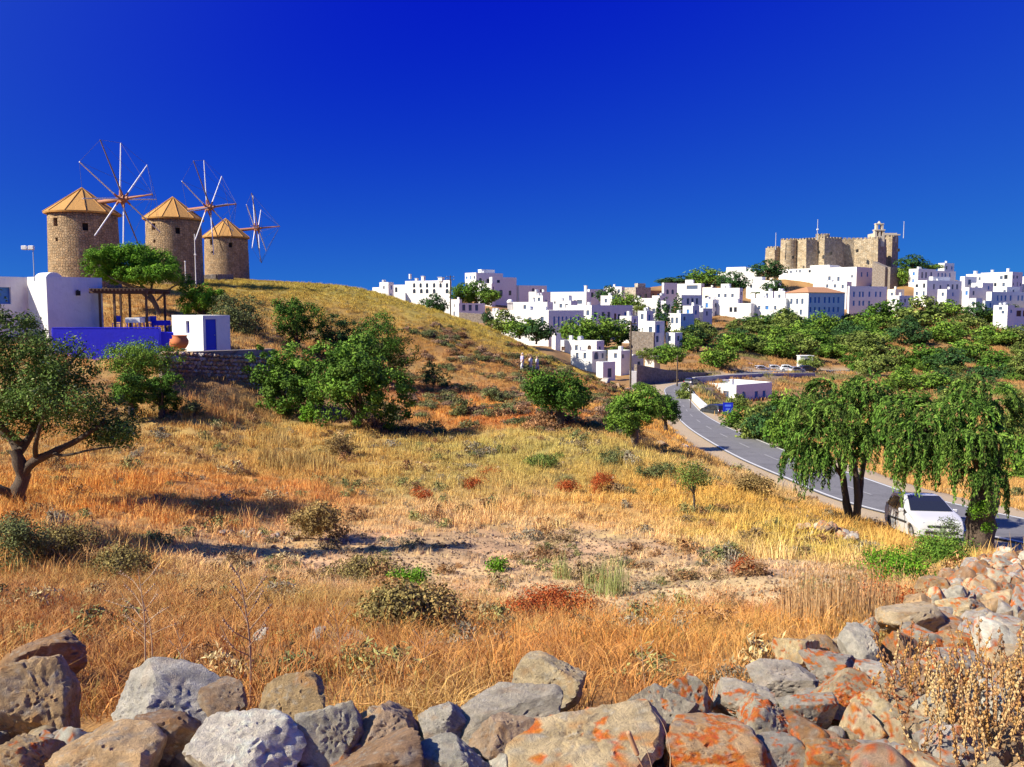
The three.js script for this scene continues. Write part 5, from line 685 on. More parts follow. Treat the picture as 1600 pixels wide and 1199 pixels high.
  const r = rng(77), left = (py) => { const t = [[1199, 1130], [1100, 1140], [1050, 1190], [1010, 1230], [985, 1320], [950, 1375], [915, 1435], [890, 1480], [868, 1530], [858, 1570]]; for (let i = 0; i + 1 < t.length; i++) if (py <= t[i][0] && py >= t[i + 1][0]) return lerp(t[i][1], t[i + 1][1], (t[i][0] - py) / (t[i][0] - t[i + 1][0])); return 1570; };
  const list = [];
  for (let t = 0; t < 900; t++) { const py = 862 + 360 * Math.pow(r(), 1.25), l = left(Math.min(py, 1199)), px = l + 10 + r() * (1720 - l), m = 0.14 + 0.34 * r() * r(); if (KEY.some((a) => Math.abs(a[0] - px) < a[2] * 0.42 && Math.abs(a[1] - py) < a[3] * 0.42)) continue; list.push([px, py, m]); }
  for (let t = 0; t < 190; t++) list.push([-120 + 1300 * r(), 1105 + 115 * r(), 0.13 + 0.19 * r()]);   // chinks between the front rocks
  list.sort((a, b) => b[2] / wallDist(b[1]) - a[2] / wallDist(a[1]));
  const rest = [], mtx = new THREE.Matrix4();
  list.forEach(([px, py, m], i) => {
    const d = wallDist(py), w = m * F / d, front = px < 1180, tilt = [r() * 6, r() * 6, r() * 6], v = VAR[Math.floor(r() * VAR.length)], low = front ? 0.12 : 0.02 + 0.06 * r();
    if (i < 255) { const s = put(v, px, py, w, w * (0.6 + 0.3 * r()), tilt); s.position.y -= low; }
    else { const P = at(px, py, d).sub(O); P.y -= low; mtx.compose(P, new THREE.Quaternion().setFromEuler(new THREE.Euler(...tilt)), V(m / 1.8, m * 0.45, m / 1.9)); rest.push(v.clone().applyMatrix4(mtx)); }
  });
  if (rest.length) { const m = part('small_rubble', mergeGeometries(rest), M.rock, wall); m.userData.kind = 'stuff'; }
  // pile of pale stones by the verge
  const pp = hit(1272, 838), pile = thing('stone_pile', pp, 'heap of pale loose stones in the grass beside the road shoulder', 'stones'); for (let i = 0; i < 34; i++) { const t = r() * 6.28, q = Math.sqrt(r()) * 1.0, m = part('stone', VAR[[1, 2, 4, 8, 11, 13][i % 6]], M.rock, pile), s = 0.09 + 0.12 * r(); m.position.set(Math.cos(t) * q * 1.2, 0.34 * (1 - q) + 0.03, Math.sin(t) * q * 0.8); m.scale.set(s, s * 0.7, s); m.rotation.set(r() * 6, r() * 6, r() * 6); }
  const p3 = hit(405, 838), pile3 = thing('stone_pile', p3, 'small scatter of dark stones on the orange slope', 'stones'); for (let i = 0; i < 26; i++) { const m = part('stone', VAR[i % 18], M.rock, pile3), s = 0.06 + 0.1 * r(), x = (r() - 0.5) * 2, z = (r() - 0.5) * 1.4; m.position.set(x, ground(p3.x + x, p3.z + z) - p3.y + 0.03, z); m.scale.set(s, s * 0.7, s); m.rotation.set(r() * 6, r() * 6, r() * 6); }
  const p4 = hit(480, 1000), pile4 = thing('stone_pile', p4, 'flat half-buried stones behind the front wall in the dry grass', 'stones'); for (let i = 0; i < 9; i++) { const m = part('stone', VAR[(i * 5) % 18], M.rock, pile4), s = 0.07 + 0.07 * r(), x = (r() - 0.5) * 1.1, z = (r() - 0.5) * 0.6; m.position.set(x, ground(p4.x + x, p4.z + z) - p4.y + 0.0, z); m.scale.set(s * 1.3, s * 0.6, s); m.rotation.set(r() * 0.6, r() * 6, r() * 0.6); }
  // terrace wall under the hut, single stones
  const A = at(256, 602, 52), B = at(430, 606, 57), tw = thing('terrace_stone_wall', A, 'old dark dry stone terrace wall under the white hut', 'wall'); let n = 0;
  const core = []; { const l = A.distanceTo(B), q = boxG(l, 3.4, 0.7, l / 2, 0.2, -0.36); q.rotateY(Math.atan2(-(B.z - A.z), B.x - A.x)); core.push(q); } part('core', merge(core), M.greyRubble, tw);
  for (let y = 0; y < 9; y++) for (let i = 0; i < 30 && n < 290; i++) { const t = (i + 0.5 * (y % 2) + 0.3 * r()) / 30, m = part('stone', VAR[Math.floor(r() * 18)], M.rock, tw), s = 0.13 + 0.06 * r(); m.position.copy(A).lerp(B, t).sub(A); m.position.y += -0.1 + y * 0.25; m.position.z += 0.02 + 0.05 * r(); m.scale.set(s * 1.15, s * 0.85, s * 0.8); m.rotation.set(r() * 0.5, r() * 6, r() * 0.4); n++; }
  // outcrops along the hill crest and bank
  let q = 0; for (const [px, py, w, label] of [[945, 600, 26, 'dark rock on the bank above the road, upper end'], [962, 606, 22, 'dark rock on the bank above the road, middle'], [978, 612, 24, 'dark rock on the bank above the road, lower end'], [720, 560, 12, 'brown rock by the hill path'], [745, 566, 13, 'flat brown rock above the hill path'], [1070, 700, 18, 'stone at the road edge in the olive shade'], [1030, 696, 22, 'stone at the foot of the split-trunk olive'], [790, 650, 18, 'long dark rock on the orange bank']]) { const P = hit(px, py), s = w * -P.z / F / 1.8; const m = single('boulder', VAR[(q++ * 5 + 2) % 18], M.rock, label, 'rock'); m.position.copy(P); m.scale.set(s, s * 0.6, s * 0.9); m.rotation.set(0.2, q, 0.1); }
  // loose gravel
  const gv = new THREE.InstancedMesh(stoneG(900, 2, [0.66, 0.52, 0.38], { ochre: 0.1 }), M.rock, 14000); gv.name = 'gravel'; shadows(gv); tag(gv, 'pale loose stones strewn over the stony field', 'gravel', null, 'stuff'); let c = 0; const cc = new THREE.Color();
  for (let t = 0; t < 90000 && c < 14000; t++) { const d = Math.sqrt(lerp(49, 1600, r())), x = (r() - 0.5) * 1.3 * d, z = -d, tn = tone(x, z), pale = smooth(0.157, 0.21, tn[2]); if (r() > 0.10 + pale) continue; if (d > 22 && roadNear(x, z)[0] < 3.6) continue; const s = 0.012 + 0.03 * r() * r() * (1 + d / 24); mtx.compose(V(x, ground(x, z) + s * 0.2, z), new THREE.Quaternion().setFromEuler(new THREE.Euler(r() * 6, r() * 6, r() * 6)), V(s, s * 0.65, s)); gv.setMatrixAt(c, mtx); const b = 0.6 + 0.95 * r() * r(); gv.setColorAt(c++, cc.setRGB(b, b * 0.9, b * 0.76)); }
  gv.count = c; scene.add(gv);
}
// ------------------------------------------------------------------ dry grass
function tuftG(seed, blades, h, spread, wid, bend, heads = false) {
  const r = rng(seed), p = [], c = [];
  for (let i = 0; i < blades; i++) {
    const t = r() * 6.283, q = spread * Math.sqrt(r()), x = Math.cos(t) * q, z = Math.sin(t) * q, f = r() * 6.283, H = h * (0.5 + 0.6 * r()), b = bend * H * (0.3 + r()), w = wid * (0.7 + 0.6 * r());
    const wx = Math.cos(f) * w / 2, wz = Math.sin(f) * w / 2, g = r() * 6.283, bx = Math.cos(g) * b, bz = Math.sin(g) * b, k = 0.75 + 0.5 * r();
    const m = [x + bx * 0.35, H * 0.6, z + bz * 0.35], e = [x + bx, H, z + bz];
    p.push(x - wx, -0.05, z - wz, x + wx, -0.05, z + wz, m[0] + wx * 0.8, m[1], m[2] + wz * 0.8, x - wx, -0.05, z - wz, m[0] + wx * 0.8, m[1], m[2] + wz * 0.8, m[0] - wx * 0.8, m[1], m[2] - wz * 0.8, m[0] - wx * 0.8, m[1], m[2] - wz * 0.8, m[0] + wx * 0.8, m[1], m[2] + wz * 0.8, ...e); for (let v = 0; v < 9; v++) c.push(k, k, k);
    if (heads) { const s = w * 1.1; p.push(e[0] - s, e[1] - s * 2, e[2], e[0] + s, e[1] - s * 2, e[2], e[0], e[1] + s * 3, e[2], e[0], e[1] - s * 2, e[2] - s, e[0], e[1] - s * 2, e[2] + s, e[0], e[1] + s * 3, e[2]); for (let v = 0; v < 6; v++) c.push(k * 1.15, k * 1.1, k); }
  }
  const g = new THREE.BufferGeometry(); g.setAttribute('position', new THREE.Float32BufferAttribute(p, 3)); g.setAttribute('color', new THREE.Float32BufferAttribute(c, 3)); g.computeVertexNormals(); return g;
}
function meadow(name, label, geo, count, d0, d1, fn, seed) {
  const r = rng(seed), im = new THREE.InstancedMesh(geo, M.straw, count), m = new THREE.Matrix4(), cc = new THREE.Color(); let n = 0; im.name = numbered(name); shadows(im); tag(im, label, 'grass', null, 'stuff');
  for (let t = 0; t < count * 12 && n < count; t++) {
    const d = Math.sqrt(lerp(d0 * d0, d1 * d1, r())), x = (r() - 0.5) * 1.36 * d, z = -d, q = fn(x, z, d, r); if (!q) continue; const [s, c] = q; if (d > 20 && d < 240 && roadNear(x, z)[0] < (d < 75 ? 4.5 + 1.2 * n2(x * 0.4, z * 0.4) : 3.2)) continue;
    m.compose(V(x, ground(x, z), z), new THREE.Quaternion().setFromEuler(new THREE.Euler((r() - 0.5) * 0.25, r() * 6.283, (r() - 0.5) * 0.25)), V(s, s * (0.75 + 0.5 * r()), s)); im.setMatrixAt(n, m); im.setColorAt(n++, cc.setRGB(...c));
  }
  im.count = n; im.computeBoundingSphere(); scene.add(im); return im;
}
const wallLine = (x, z) => { const px = 800 + x / -z * F; return px > 1130 && -z < wallDist(1000) * 4 && (() => { const d = -z; return d < 4.9 + Math.max(0, px - 1130) * 0.0065 + Math.max(0, px - 1380) * 0.045; })(); };
const shade3 = (x, z, r, k = 1) => { const t = tone(x, z), b = k * (0.72 + 0.5 * r()), h = (r() - 0.5) * 0.12; return [clamp(t[0] * b * (1 + h), 0.02, 0.9), clamp(t[1] * b * (1 - h * 0.3), 0.02, 0.9), clamp(t[2] * b, 0.01, 0.9)]; };
const patch = (x, z, s, o) => fbm2(x * s + o, z * s, 3);
meadow('dry_grass', 'tangled dry orange grass behind the front wall', tuftG(1, 20, 0.17, 0.16, 0.0055, 1.4), 8500, 5, 17, (x, z, d, r) => { if (wallLine(x, z)) return 0; const t = tone(x, z), pale = smooth(0.157, 0.21, t[2]), k = 0.6 - 0.58 * pale + 1.0 * patch(x, z, 0.5, 3); if (r() > k) return 0; const q = r(), c = shade3(x, z, r, 1.1); return [0.5 + 0.9 * r() * r() * (1 - pale * 0.5) + 0.1 * smooth(9, 6, d), q < 0.12 ? [c[0] * 0.5, c[1] * 0.45, c[2] * 0.5] : q < 0.2 ? [c[0] * 0.6, c[1] * 0.8, c[2] * 0.6] : q > 0.9 ? [c[0] * 1.2, c[1] * 1.3, c[2] * 1.7] : c]; }, 61);
meadow('seed_grass', 'taller straw stalks with seed heads behind the front wall', tuftG(2, 5, 0.36, 0.12, 0.0045, 0.5, true), 1700, 5, 15, (x, z, d, r) => { if (wallLine(x, z)) return 0; if (patch(x, z, 0.4, 9) < 0.0 && r() > 0.2) return 0; const t = tone(x, z); if (t[2] > 0.178) return 0; return [0.7 + 0.5 * r(), shade3(x, z, r, 1.25)]; }, 62);
meadow('dry_grass', 'short dry grass over the middle of the field', tuftG(3, 18, 0.16, 0.2, 0.011, 0.9), 17000, 15, 42, (x, z, d, r) => { const t = tone(x, z), pale = smooth(0.157, 0.21, t[2]), k = 0.75 - 0.7 * pale + 0.6 * patch(x, z, 0.22, 5); if (r() > k) return 0; return [0.5 + 0.9 * r() * (1 - 0.6 * pale), shade3(x, z, r, 1.15)]; }, 63);
meadow('straw_grass', 'clumps of tall pale straw in the field', tuftG(4, 22, 0.42, 0.2, 0.012, 0.5), 2600, 14, 50, (x, z, d, r) => { if (patch(x, z, 0.13, 30) < 0.12) return 0; const t = tone(x, z); if (t[2] > 0.178) return 0; return [0.6 + 0.7 * r(), shade3(x, z, r, 1.3)]; }, 64);
meadow('dry_grass', 'dry grass on the slope below the windmills', tuftG(5, 22, 0.27, 0.4, 0.026, 0.7), 46000, 40, 132, (x, z, d, r) => { const k = 0.75 + 0.6 * patch(x, z, 0.1, 8); if (r() > k) return 0; return [0.6 + 0.6 * r(), shade3(x, z, r, 1.15)]; }, 65);
meadow('hillside_scrub_grass', 'dry weeds on the far right hillside', tuftG(6, 20, 0.5, 0.9, 0.08, 0.5), 14000, 90, 330, (x, z, d, r) => { const px = 800 + x / d * F; if (px < 1040) return 0; if (patch(x, z, 0.06, 8) < -0.1) return 0; const c = shade3(x, z, r), g = smooth(-0.05, 0.3, patch(x, z, 0.045, 70)); return [0.7 + 0.8 * r(), mixc(c, [0.13, 0.17, 0.05], g * 0.8)]; }, 66);
// low twiggy weeds, too many to count
{
  const r = rng(515), lobes = [[0, 0.05, 0, 0.16, 0.09, 0.15], [0.1, 0.04, 0.05, 0.1, 0.07, 0.1], [-0.09, 0.05, -0.04, 0.1, 0.08, 0.1]], geo = crown(601, lobes, { clumps: 46, per: 9, cr: 0.05, len: 0.045, wid: 0.014, cols: [[0.8, 0.8, 0.8], [1, 1, 1]], gap: -1 }), n = 1000, im = new THREE.InstancedMesh(geo, M.straw, n), m = new THREE.Matrix4(), cc = new THREE.Color(); let k = 0; im.name = 'low_weeds'; shadows(im); tag(im, 'low twiggy brown and green weeds scattered through the field', 'weeds', null, 'stuff');
  const pal = [[0.34, 0.18, 0.07], [0.24, 0.16, 0.07], [0.26, 0.25, 0.08], [0.40, 0.21, 0.08], [0.50, 0.37, 0.17], [0.19, 0.21, 0.07], [0.30, 0.25, 0.16]];
  for (let t = 0; t < 60000 && k < n; t++) { const d = Math.sqrt(lerp(36, 2500, Math.pow(r(), 1.5))), x = (r() - 0.5) * 1.3 * d, z = -d; if (wallLine(x, z) || patch(x, z, 0.35, 90) < 0.02 || (d > 20 && roadNear(x, z)[0] < 4.5)) continue; const s = (0.5 + 1.2 * r() * r()) * (1 + d / 40), c = pal[Math.floor(clamp(patch(x, z, 0.3, 140) * 1.2 + 0.5 + (r() - 0.5) * 0.5, 0, 0.999) * 7)]; m.compose(V(x, ground(x, z), z), new THREE.Quaternion().setFromEuler(new THREE.Euler(0, r() * 6.28, 0)), V(s, s * (0.7 + 0.7 * r()), s)); im.setMatrixAt(k, m); const b = 0.7 + 0.6 * r(); im.setColorAt(k++, cc.setRGB(c[0] * b, c[1] * b, c[2] * b)); }
  im.count = k; im.computeBoundingSphere(); scene.add(im);
}
meadow('hill_weeds', 'brown and olive weeds on the bank below the hill path', crown(602, [[0, 0.1, 0, 0.4, 0.2, 0.4], [0.25, 0.1, 0.1, 0.25, 0.16, 0.25], [-0.25, 0.12, -0.1, 0.25, 0.2, 0.25]], { clumps: 60, per: 10, cr: 0.12, len: 0.12, wid: 0.04, cols: [[0.8, 0.8, 0.8], [1, 1, 1]], gap: -1 }), 1000, 50, 100, (x, z, d, r) => { const px = 800 + x / d * F; if (px < 560 || px > 1000 || landform(x, z) > -3 + 2 * r() || patch(x, z, 0.12, 200) < 0.0) return 0; const c = [[0.34, 0.17, 0.07], [0.22, 0.2, 0.07], [0.28, 0.17, 0.1], [0.14, 0.16, 0.05]][Math.floor(r() * 4)], b = 0.7 + 0.5 * r(); return [0.6 + 1.4 * r() * r(), c.map((v) => v * b)]; }, 67);
// hand-placed tufts: green reeds in the field, straw clump behind the far wall
function clump(name, label, geo, spots, cols, seed) { const r = rng(seed), im = new THREE.InstancedMesh(geo, M.straw, spots.length), m = new THREE.Matrix4(), cc = new THREE.Color(); im.name = numbered(name); shadows(im); tag(im, label, 'grass', null, 'stuff'); spots.forEach(([x, y, z, s], i) => { m.compose(V(x, y, z), new THREE.Quaternion().setFromEuler(new THREE.Euler((r() - 0.5) * 0.2, r() * 6.283, (r() - 0.5) * 0.2)), V(s, s * (0.8 + 0.4 * r()), s)); im.setMatrixAt(i, m); const b = 0.75 + 0.5 * r(); const c = mixc(cols[0], cols[1], r()); im.setColorAt(i, cc.setRGB(c[0] * b, c[1] * b, c[2] * b)); }); im.computeBoundingSphere(); scene.add(im); }
const around = (px, py, n, rx, rz, s0, s1, seed) => { const P = hit(px, py), r = rng(seed), o = []; for (let i = 0; i < n; i++) { const t = r() * 6.283, q = Math.sqrt(r()), x = P.x + Math.cos(t) * q * rx, z = P.z + Math.sin(t) * q * rz; o.push([x, ground(x, z), z, lerp(s0, s1, r())]); } return o; };
clump('green_grass', 'tall thin green grass standing in the stony field', tuftG(8, 12, 0.7, 0.1, 0.008, 0.22), [...around(945, 930, 30, 0.4, 0.3, 0.6, 1.2, 1), ...around(880, 905, 9, 0.15, 0.15, 0.6, 1.0, 2)], [[0.26, 0.30, 0.09], [0.36, 0.36, 0.13]], 5);
clump('weed_stalks', 'dense brown dried weed stalks behind the rubble wall', tuftG(9, 8, 0.75, 0.1, 0.008, 0.12, true), around(1305, 975, 120, 0.6, 0.7, 0.5, 0.95, 3).filter((s) => true), [[0.40, 0.22, 0.09], [0.55, 0.36, 0.17]], 6);
clump('straw_clump', 'high straw mound in front of the fig trees', tuftG(10, 30, 0.9, 0.3, 0.02, 0.3), [...around(470, 735, 60, 1.6, 1.2, 0.6, 1.1, 4), ...around(440, 700, 30, 1.5, 1.2, 0.6, 1.0, 5)], [[0.52, 0.36, 0.11], [0.62, 0.42, 0.14]], 7);
clump('orange_grass', 'orange dry grass under the dry stone terrace', tuftG(11, 26, 0.8, 0.3, 0.02, 0.35), [...around(310, 640, 40, 2, 1, 0.6, 1.1, 6), ...around(400, 650, 20, 2, 1, 0.5, 0.9, 7)], [[0.50, 0.24, 0.08], [0.58, 0.36, 0.12]], 8);
// dried bushy plant filling the lower right corner: beaded brown stalks
{
  const g = thing('dried_plant', at(1535, 1262, 4.1), 'tall dried brown plant with beaded stalks in the lower right corner', 'plant'), r = rng(91), O = g.position;
  for (let s = 0; s < 250; s++) {
    const bx = (r() - 0.36) * 1.1, bz = -(r() * 1.0) + 0.3, h = 0.26 + 0.36 * r() + 0.12 * (bx > -0.2 ? 1 : -0.5), lx = (r() - 0.5) * 0.28, lz = (r() - 0.5) * 0.25, pts = []; for (let i = 0; i <= 5; i++) { const t = i / 5; pts.push(V(bx + lx * t * t, h * t, bz + lz * t * t)); }
    const cv = new THREE.CatmullRomCurve3(pts), gs = [limb(pts, 0.0042, 0.0022, 4)], nb = Math.round(16 + 14 * r());
    for (let i = 0; i < nb; i++) { const t = 0.25 + 0.75 * i / nb, q = cv.getPoint(t), u = unit(r), e = 0.006 + 0.006 * r(); gs.push(new THREE.OctahedronGeometry(e, 0).scale(1, 1.25, 1).translate(q.x + u.x * 0.011, q.y + u.y * 0.008, q.z + u.z * 0.011)); }
    const gg = merge(gs), b = 0.75 + 0.6 * r(); part('stalk', gg, M['stalk' + (s % 5)] ??= std(...[[0.36, 0.19, 0.07], [0.46, 0.28, 0.11], [0.28, 0.13, 0.05], [0.42, 0.22, 0.06], [0.50, 0.34, 0.15]][s % 5], 0.9), g);
  }
}
// single dry stems rising in front of the field
function dryStem(label, px, py, d, hpx, spreadPx, n, seed, mat, th = 0.006) {
  const P = at(px, py, d), k = d / F, r = rng(seed), gs = [], H = hpx * k, g = thing('dry_stem', P, label, 'plant');
  const main = limb([V(0, -0.15, 0), V((r() - 0.5) * 0.06, H * 0.5, 0), V((r() - 0.5) * 0.1, H, 0)], th, th * 0.4, 5); part('stem', main, mat, g);
  for (let i = 0; i < n; i++) { const y = H * (0.35 + 0.55 * i / n), s = (i % 2 ? 1 : -1) * spreadPx * k * (0.5 + 0.5 * r()), z = (r() - 0.5) * 0.15; gs.push(limb([V(0, y, 0), V(s * 0.5, y + H * 0.1, z), V(s, y + H * (0.15 + 0.12 * r()), z)], th * 0.55, th * 0.25, 4)); for (let j = 0; j < 5; j++) gs.push(new THREE.OctahedronGeometry(th * 1.3, 0).translate(s * (0.5 + 0.1 * j), y + H * (0.1 + 0.02 * j), z)); }
  part('twigs', merge(gs), mat, g);
}
const STEM = std(0.52, 0.36, 0.22, 0.9), STEM2 = std(0.36, 0.22, 0.14, 0.9), FOX = std(0.46, 0.26, 0.14, 0.95);
dryStem('upright dry branching stem in front of the field, tallest one', 390, 1095, 5.3, 215, 50, 9, 1, STEM2, 0.0075);
dryStem('pale leaning dry stem with side twigs behind the grey rock', 225, 1045, 6, 165, 45, 8, 2, STEM); dryStem('second pale dry stem crossing the leaning one', 235, 1045, 6.1, 120, 70, 5, 3, STEM, 0.005);
dryStem('short dry stem right of the leaning pair', 282, 1060, 5.8, 80, 18, 4, 4, STEM, 0.004); dryStem('thin reddish stem in the grass behind the middle rocks', 660, 1070, 6, 90, 22, 5, 5, STEM2, 0.004); dryStem('slim grey stem at the edge of the field', 530, 1060, 6.2, 130, 26, 6, 6, STEM2, 0.004); dryStem('small dry stem behind the cream pointed rock', 1010, 1060, 6, 70, 18, 4, 7, STEM, 0.004);
{ const P = at(1000, 1215, 3.75), g = thing('foxtail', P, 'brown cylindrical seed head leaning in front of the rocks', 'plant'); part('stem', limb([V(0.02, -0.2, 0), V(0.02, 0.02, 0), V(-0.01, 0.09, 0)], 0.004, 0.004, 5), FOX, g); const h = new THREE.CapsuleGeometry(0.011, 0.1, 4, 10); h.rotateZ(0.38); h.translate(-0.033, 0.155, 0); part('seed_head', h, FOX, g); part('blades', merge([limb([V(0.06, -0.15, 0.02), V(0.05, 0.05, 0.02), V(0.0, 0.2, 0.02), V(-0.03, 0.27, 0)], 0.0025, 0.001, 4), limb([V(0.1, -0.12, 0.03), V(0.13, 0.1, 0.02), V(0.1, 0.24, 0), V(0.06, 0.3, 0)], 0.0025, 0.001, 4)]), STEM, g); }
// ------------------------------------------------------------------ cars
const carG = (() => {
  const L = 3.8, side = new THREE.Shape(), P = [[-1.88, 0.3], [-1.9, 0.62], [-1.84, 0.86], [-1.72, 1.02], [-1.52, 1.36], [-1.28, 1.43], [-0.6, 1.45], [0.05, 1.41], [0.4, 1.25], [0.92, 0.96], [1.45, 0.86], [1.76, 0.72], [1.88, 0.52], [1.87, 0.28], [1.6, 0.22]];
  side.moveTo(-1.6, 0.22); side.splineThru(P.slice(0, 3).map((a) => new THREE.Vector2(...a))); for (const p of P.slice(3)) side.lineTo(...p);
  const arch = (cx) => { side.lineTo(cx + 0.36, 0.22); for (let i = 1; i <= 10; i++) { const t = Math.PI * i / 10; side.lineTo(cx + Math.cos(t) * 0.36, 0.3 + Math.sin(t) * 0.34); } side.lineTo(cx - 0.36, 0.22); }; arch(1.2); arch(-1.18); side.lineTo(-1.6, 0.22);
  const shape = (g) => { const p = g.attributes.position; for (let i = 0; i < p.count; i++) { const x = p.getX(i), y = p.getY(i), s = Math.sign(p.getZ(i)), z = Math.abs(p.getZ(i)); const k = 1 - 0.24 * smooth(0.88, 1.48, y) - 0.10 * smooth(1.1, 1.9, Math.abs(x)) - 0.03 * smooth(0.5, 0.2, y); p.setZ(i, s * z * k); } return g; };
  const body = toCreasedNormals(shape(new THREE.ExtrudeGeometry(side, { depth: 1.52, bevelEnabled: true, bevelSize: 0.05, bevelThickness: 0.06, bevelSegments: 3, steps: 6, curveSegments: 8 }).translate(0, 0, -0.76)), 0.6);
  const skin = (pts, z0) => { const s = new THREE.Shape(); pts.forEach((p, i) => (i ? s.lineTo(...p) : s.moveTo(...p))); return shape(new THREE.ExtrudeGeometry(s, { depth: 0.02, bevelEnabled: false }).translate(0, 0, z0)); };
  const glassSide = (s, pts) => skin(pts, s > 0 ? 0.812 : -0.832);
  const F1 = [[-0.28, 0.96], [0.62, 0.96], [0.3, 1.2], [0.0, 1.34], [-0.26, 1.37]], R1 = [[-1.22, 0.99], [-0.36, 0.96], [-0.34, 1.37], [-1.0, 1.37], [-1.22, 1.2]], Q1 = [[-1.55, 1.05], [-1.3, 1.0], [-1.3, 1.28], [-1.42, 1.26]];
  const quad = (x0, y0, x1, y1, w0, w1) => { const g = new THREE.BufferGeometry(); g.setAttribute('position', new THREE.Float32BufferAttribute([x0, y0, -w0, x0, y0, w0, x1, y1, w1, x0, y0, -w0, x1, y1, w1, x1, y1, -w1], 3)); g.setAttribute('uv', new THREE.Float32BufferAttribute(12, 2)); g.computeVertexNormals(); return g; };
  const tyre = new THREE.TorusGeometry(0.225, 0.075, 10, 24), rimG = merge([new THREE.CylinderGeometry(0.19, 0.19, 0.1, 20).rotateX(Math.PI / 2), ...[0, 1, 2, 3, 4].map((i) => boxG(0.05, 0.17, 0.03, 0, 0.09, 0.055).rotateZ(i * 1.2566))]);
  return { body, F1: [glassSide(1, F1), glassSide(-1, F1)], R1: [glassSide(1, R1), glassSide(-1, R1)], Q1: [glassSide(1, Q1), glassSide(-1, Q1)], screen: merge([quad(0.965, 1.02, 0.435, 1.318, 0.70, 0.60), quad(0.435, 1.318, 0.10, 1.473, 0.60, 0.54)]), rear: quad(-1.785, 1.053, -1.585, 1.393, 0.62, 0.55), tyre, rimG, mould: [boxG(1.9, 0.07, 0.03, -0.02, 0.6, 0.822), boxG(1.9, 0.07, 0.03, -0.02, 0.6, -0.822)], seam: [-0.32, 0.72, -1.1].flatMap((x) => [boxG(0.012, 0.6, 0.01, x, 0.65, 0.819), boxG(0.012, 0.6, 0.01, x, 0.65, -0.819)]) };
})();
const carGlass = std(0.02, 0.025, 0.03, 0.06), tyreMat = std(0.025, 0.025, 0.025, 0.9), lampGlass = std(0.75, 0.78, 0.8, 0.1), plasticMat = std(0.03, 0.03, 0.03, 0.6), tailRed = std(0.5, 0.02, 0.02, 0.2);
function car(P, heading, color, label, group, scale = 1) {
  const g = thing('parked_car', P, label, 'car', group), paint = new THREE.MeshPhysicalMaterial({ color: col(...color), roughness: 0.35, clearcoat: 0.8, clearcoatRoughness: 0.08 });
  g.rotation.y = heading; g.scale.setScalar(scale);
  part('body', carG.body, paint, g); for (const i of [0, 1]) { part('front_window', carG.F1[i], carGlass, g); part('rear_side_window', carG.R1[i], carGlass, g); part('quarter_window', carG.Q1[i], carGlass, g); part('side_moulding', carG.mould[i], plasticMat, g); }
  part('windscreen', carG.screen, carGlass, g); part('rear_window', carG.rear, carGlass, g);
  for (const s of carG.seam) part('door_seam', s, plasticMat, g);
  for (const s of [-1, 1]) { part('door_handle', boxG(0.18, 0.035, 0.03, -0.16, 0.82, s * 0.832), plasticMat, g); part('headlight', new RoundedBoxGeometry(0.34, 0.16, 0.26, 3, 0.06).rotateY(s * 0.35).rotateZ(-0.35).translate(1.66, 0.72, s * 0.54), lampGlass, g); part('tail_light', boxG(0.06, 0.34, 0.14, -1.86, 0.86, s * 0.62), tailRed, g); const m = part('mirror', new RoundedBoxGeometry(0.12, 0.13, 0.17, 2, 0.04).translate(0.6, 1.0, s * 0.9), paint, g); part('mirror_glass', boxG(0.01, 0.1, 0.13, 0.535, 1.0, s * 0.9), carGlass, m); }
  part('grille', new RoundedBoxGeometry(0.06, 0.12, 0.9, 2, 0.03).translate(1.9, 0.56, 0), plasticMat, g); part('lower_grille', new RoundedBoxGeometry(0.06, 0.13, 1.1, 2, 0.03).translate(1.905, 0.38, 0), plasticMat, g); part('number_plate', boxG(0.02, 0.1, 0.46, 1.945, 0.475, 0), M.white, g);
  for (const x of [1.2, -1.18]) for (const s of [-1, 1]) { const w = new THREE.Group(); w.name = 'wheel'; w.position.set(x, 0.3, s * 0.7); if (s < 0) w.rotation.y = Math.PI; g.add(w); part('tyre', carG.tyre, tyreMat, w); part('rim', carG.rimG, M.metal, w); }
  return g;
}
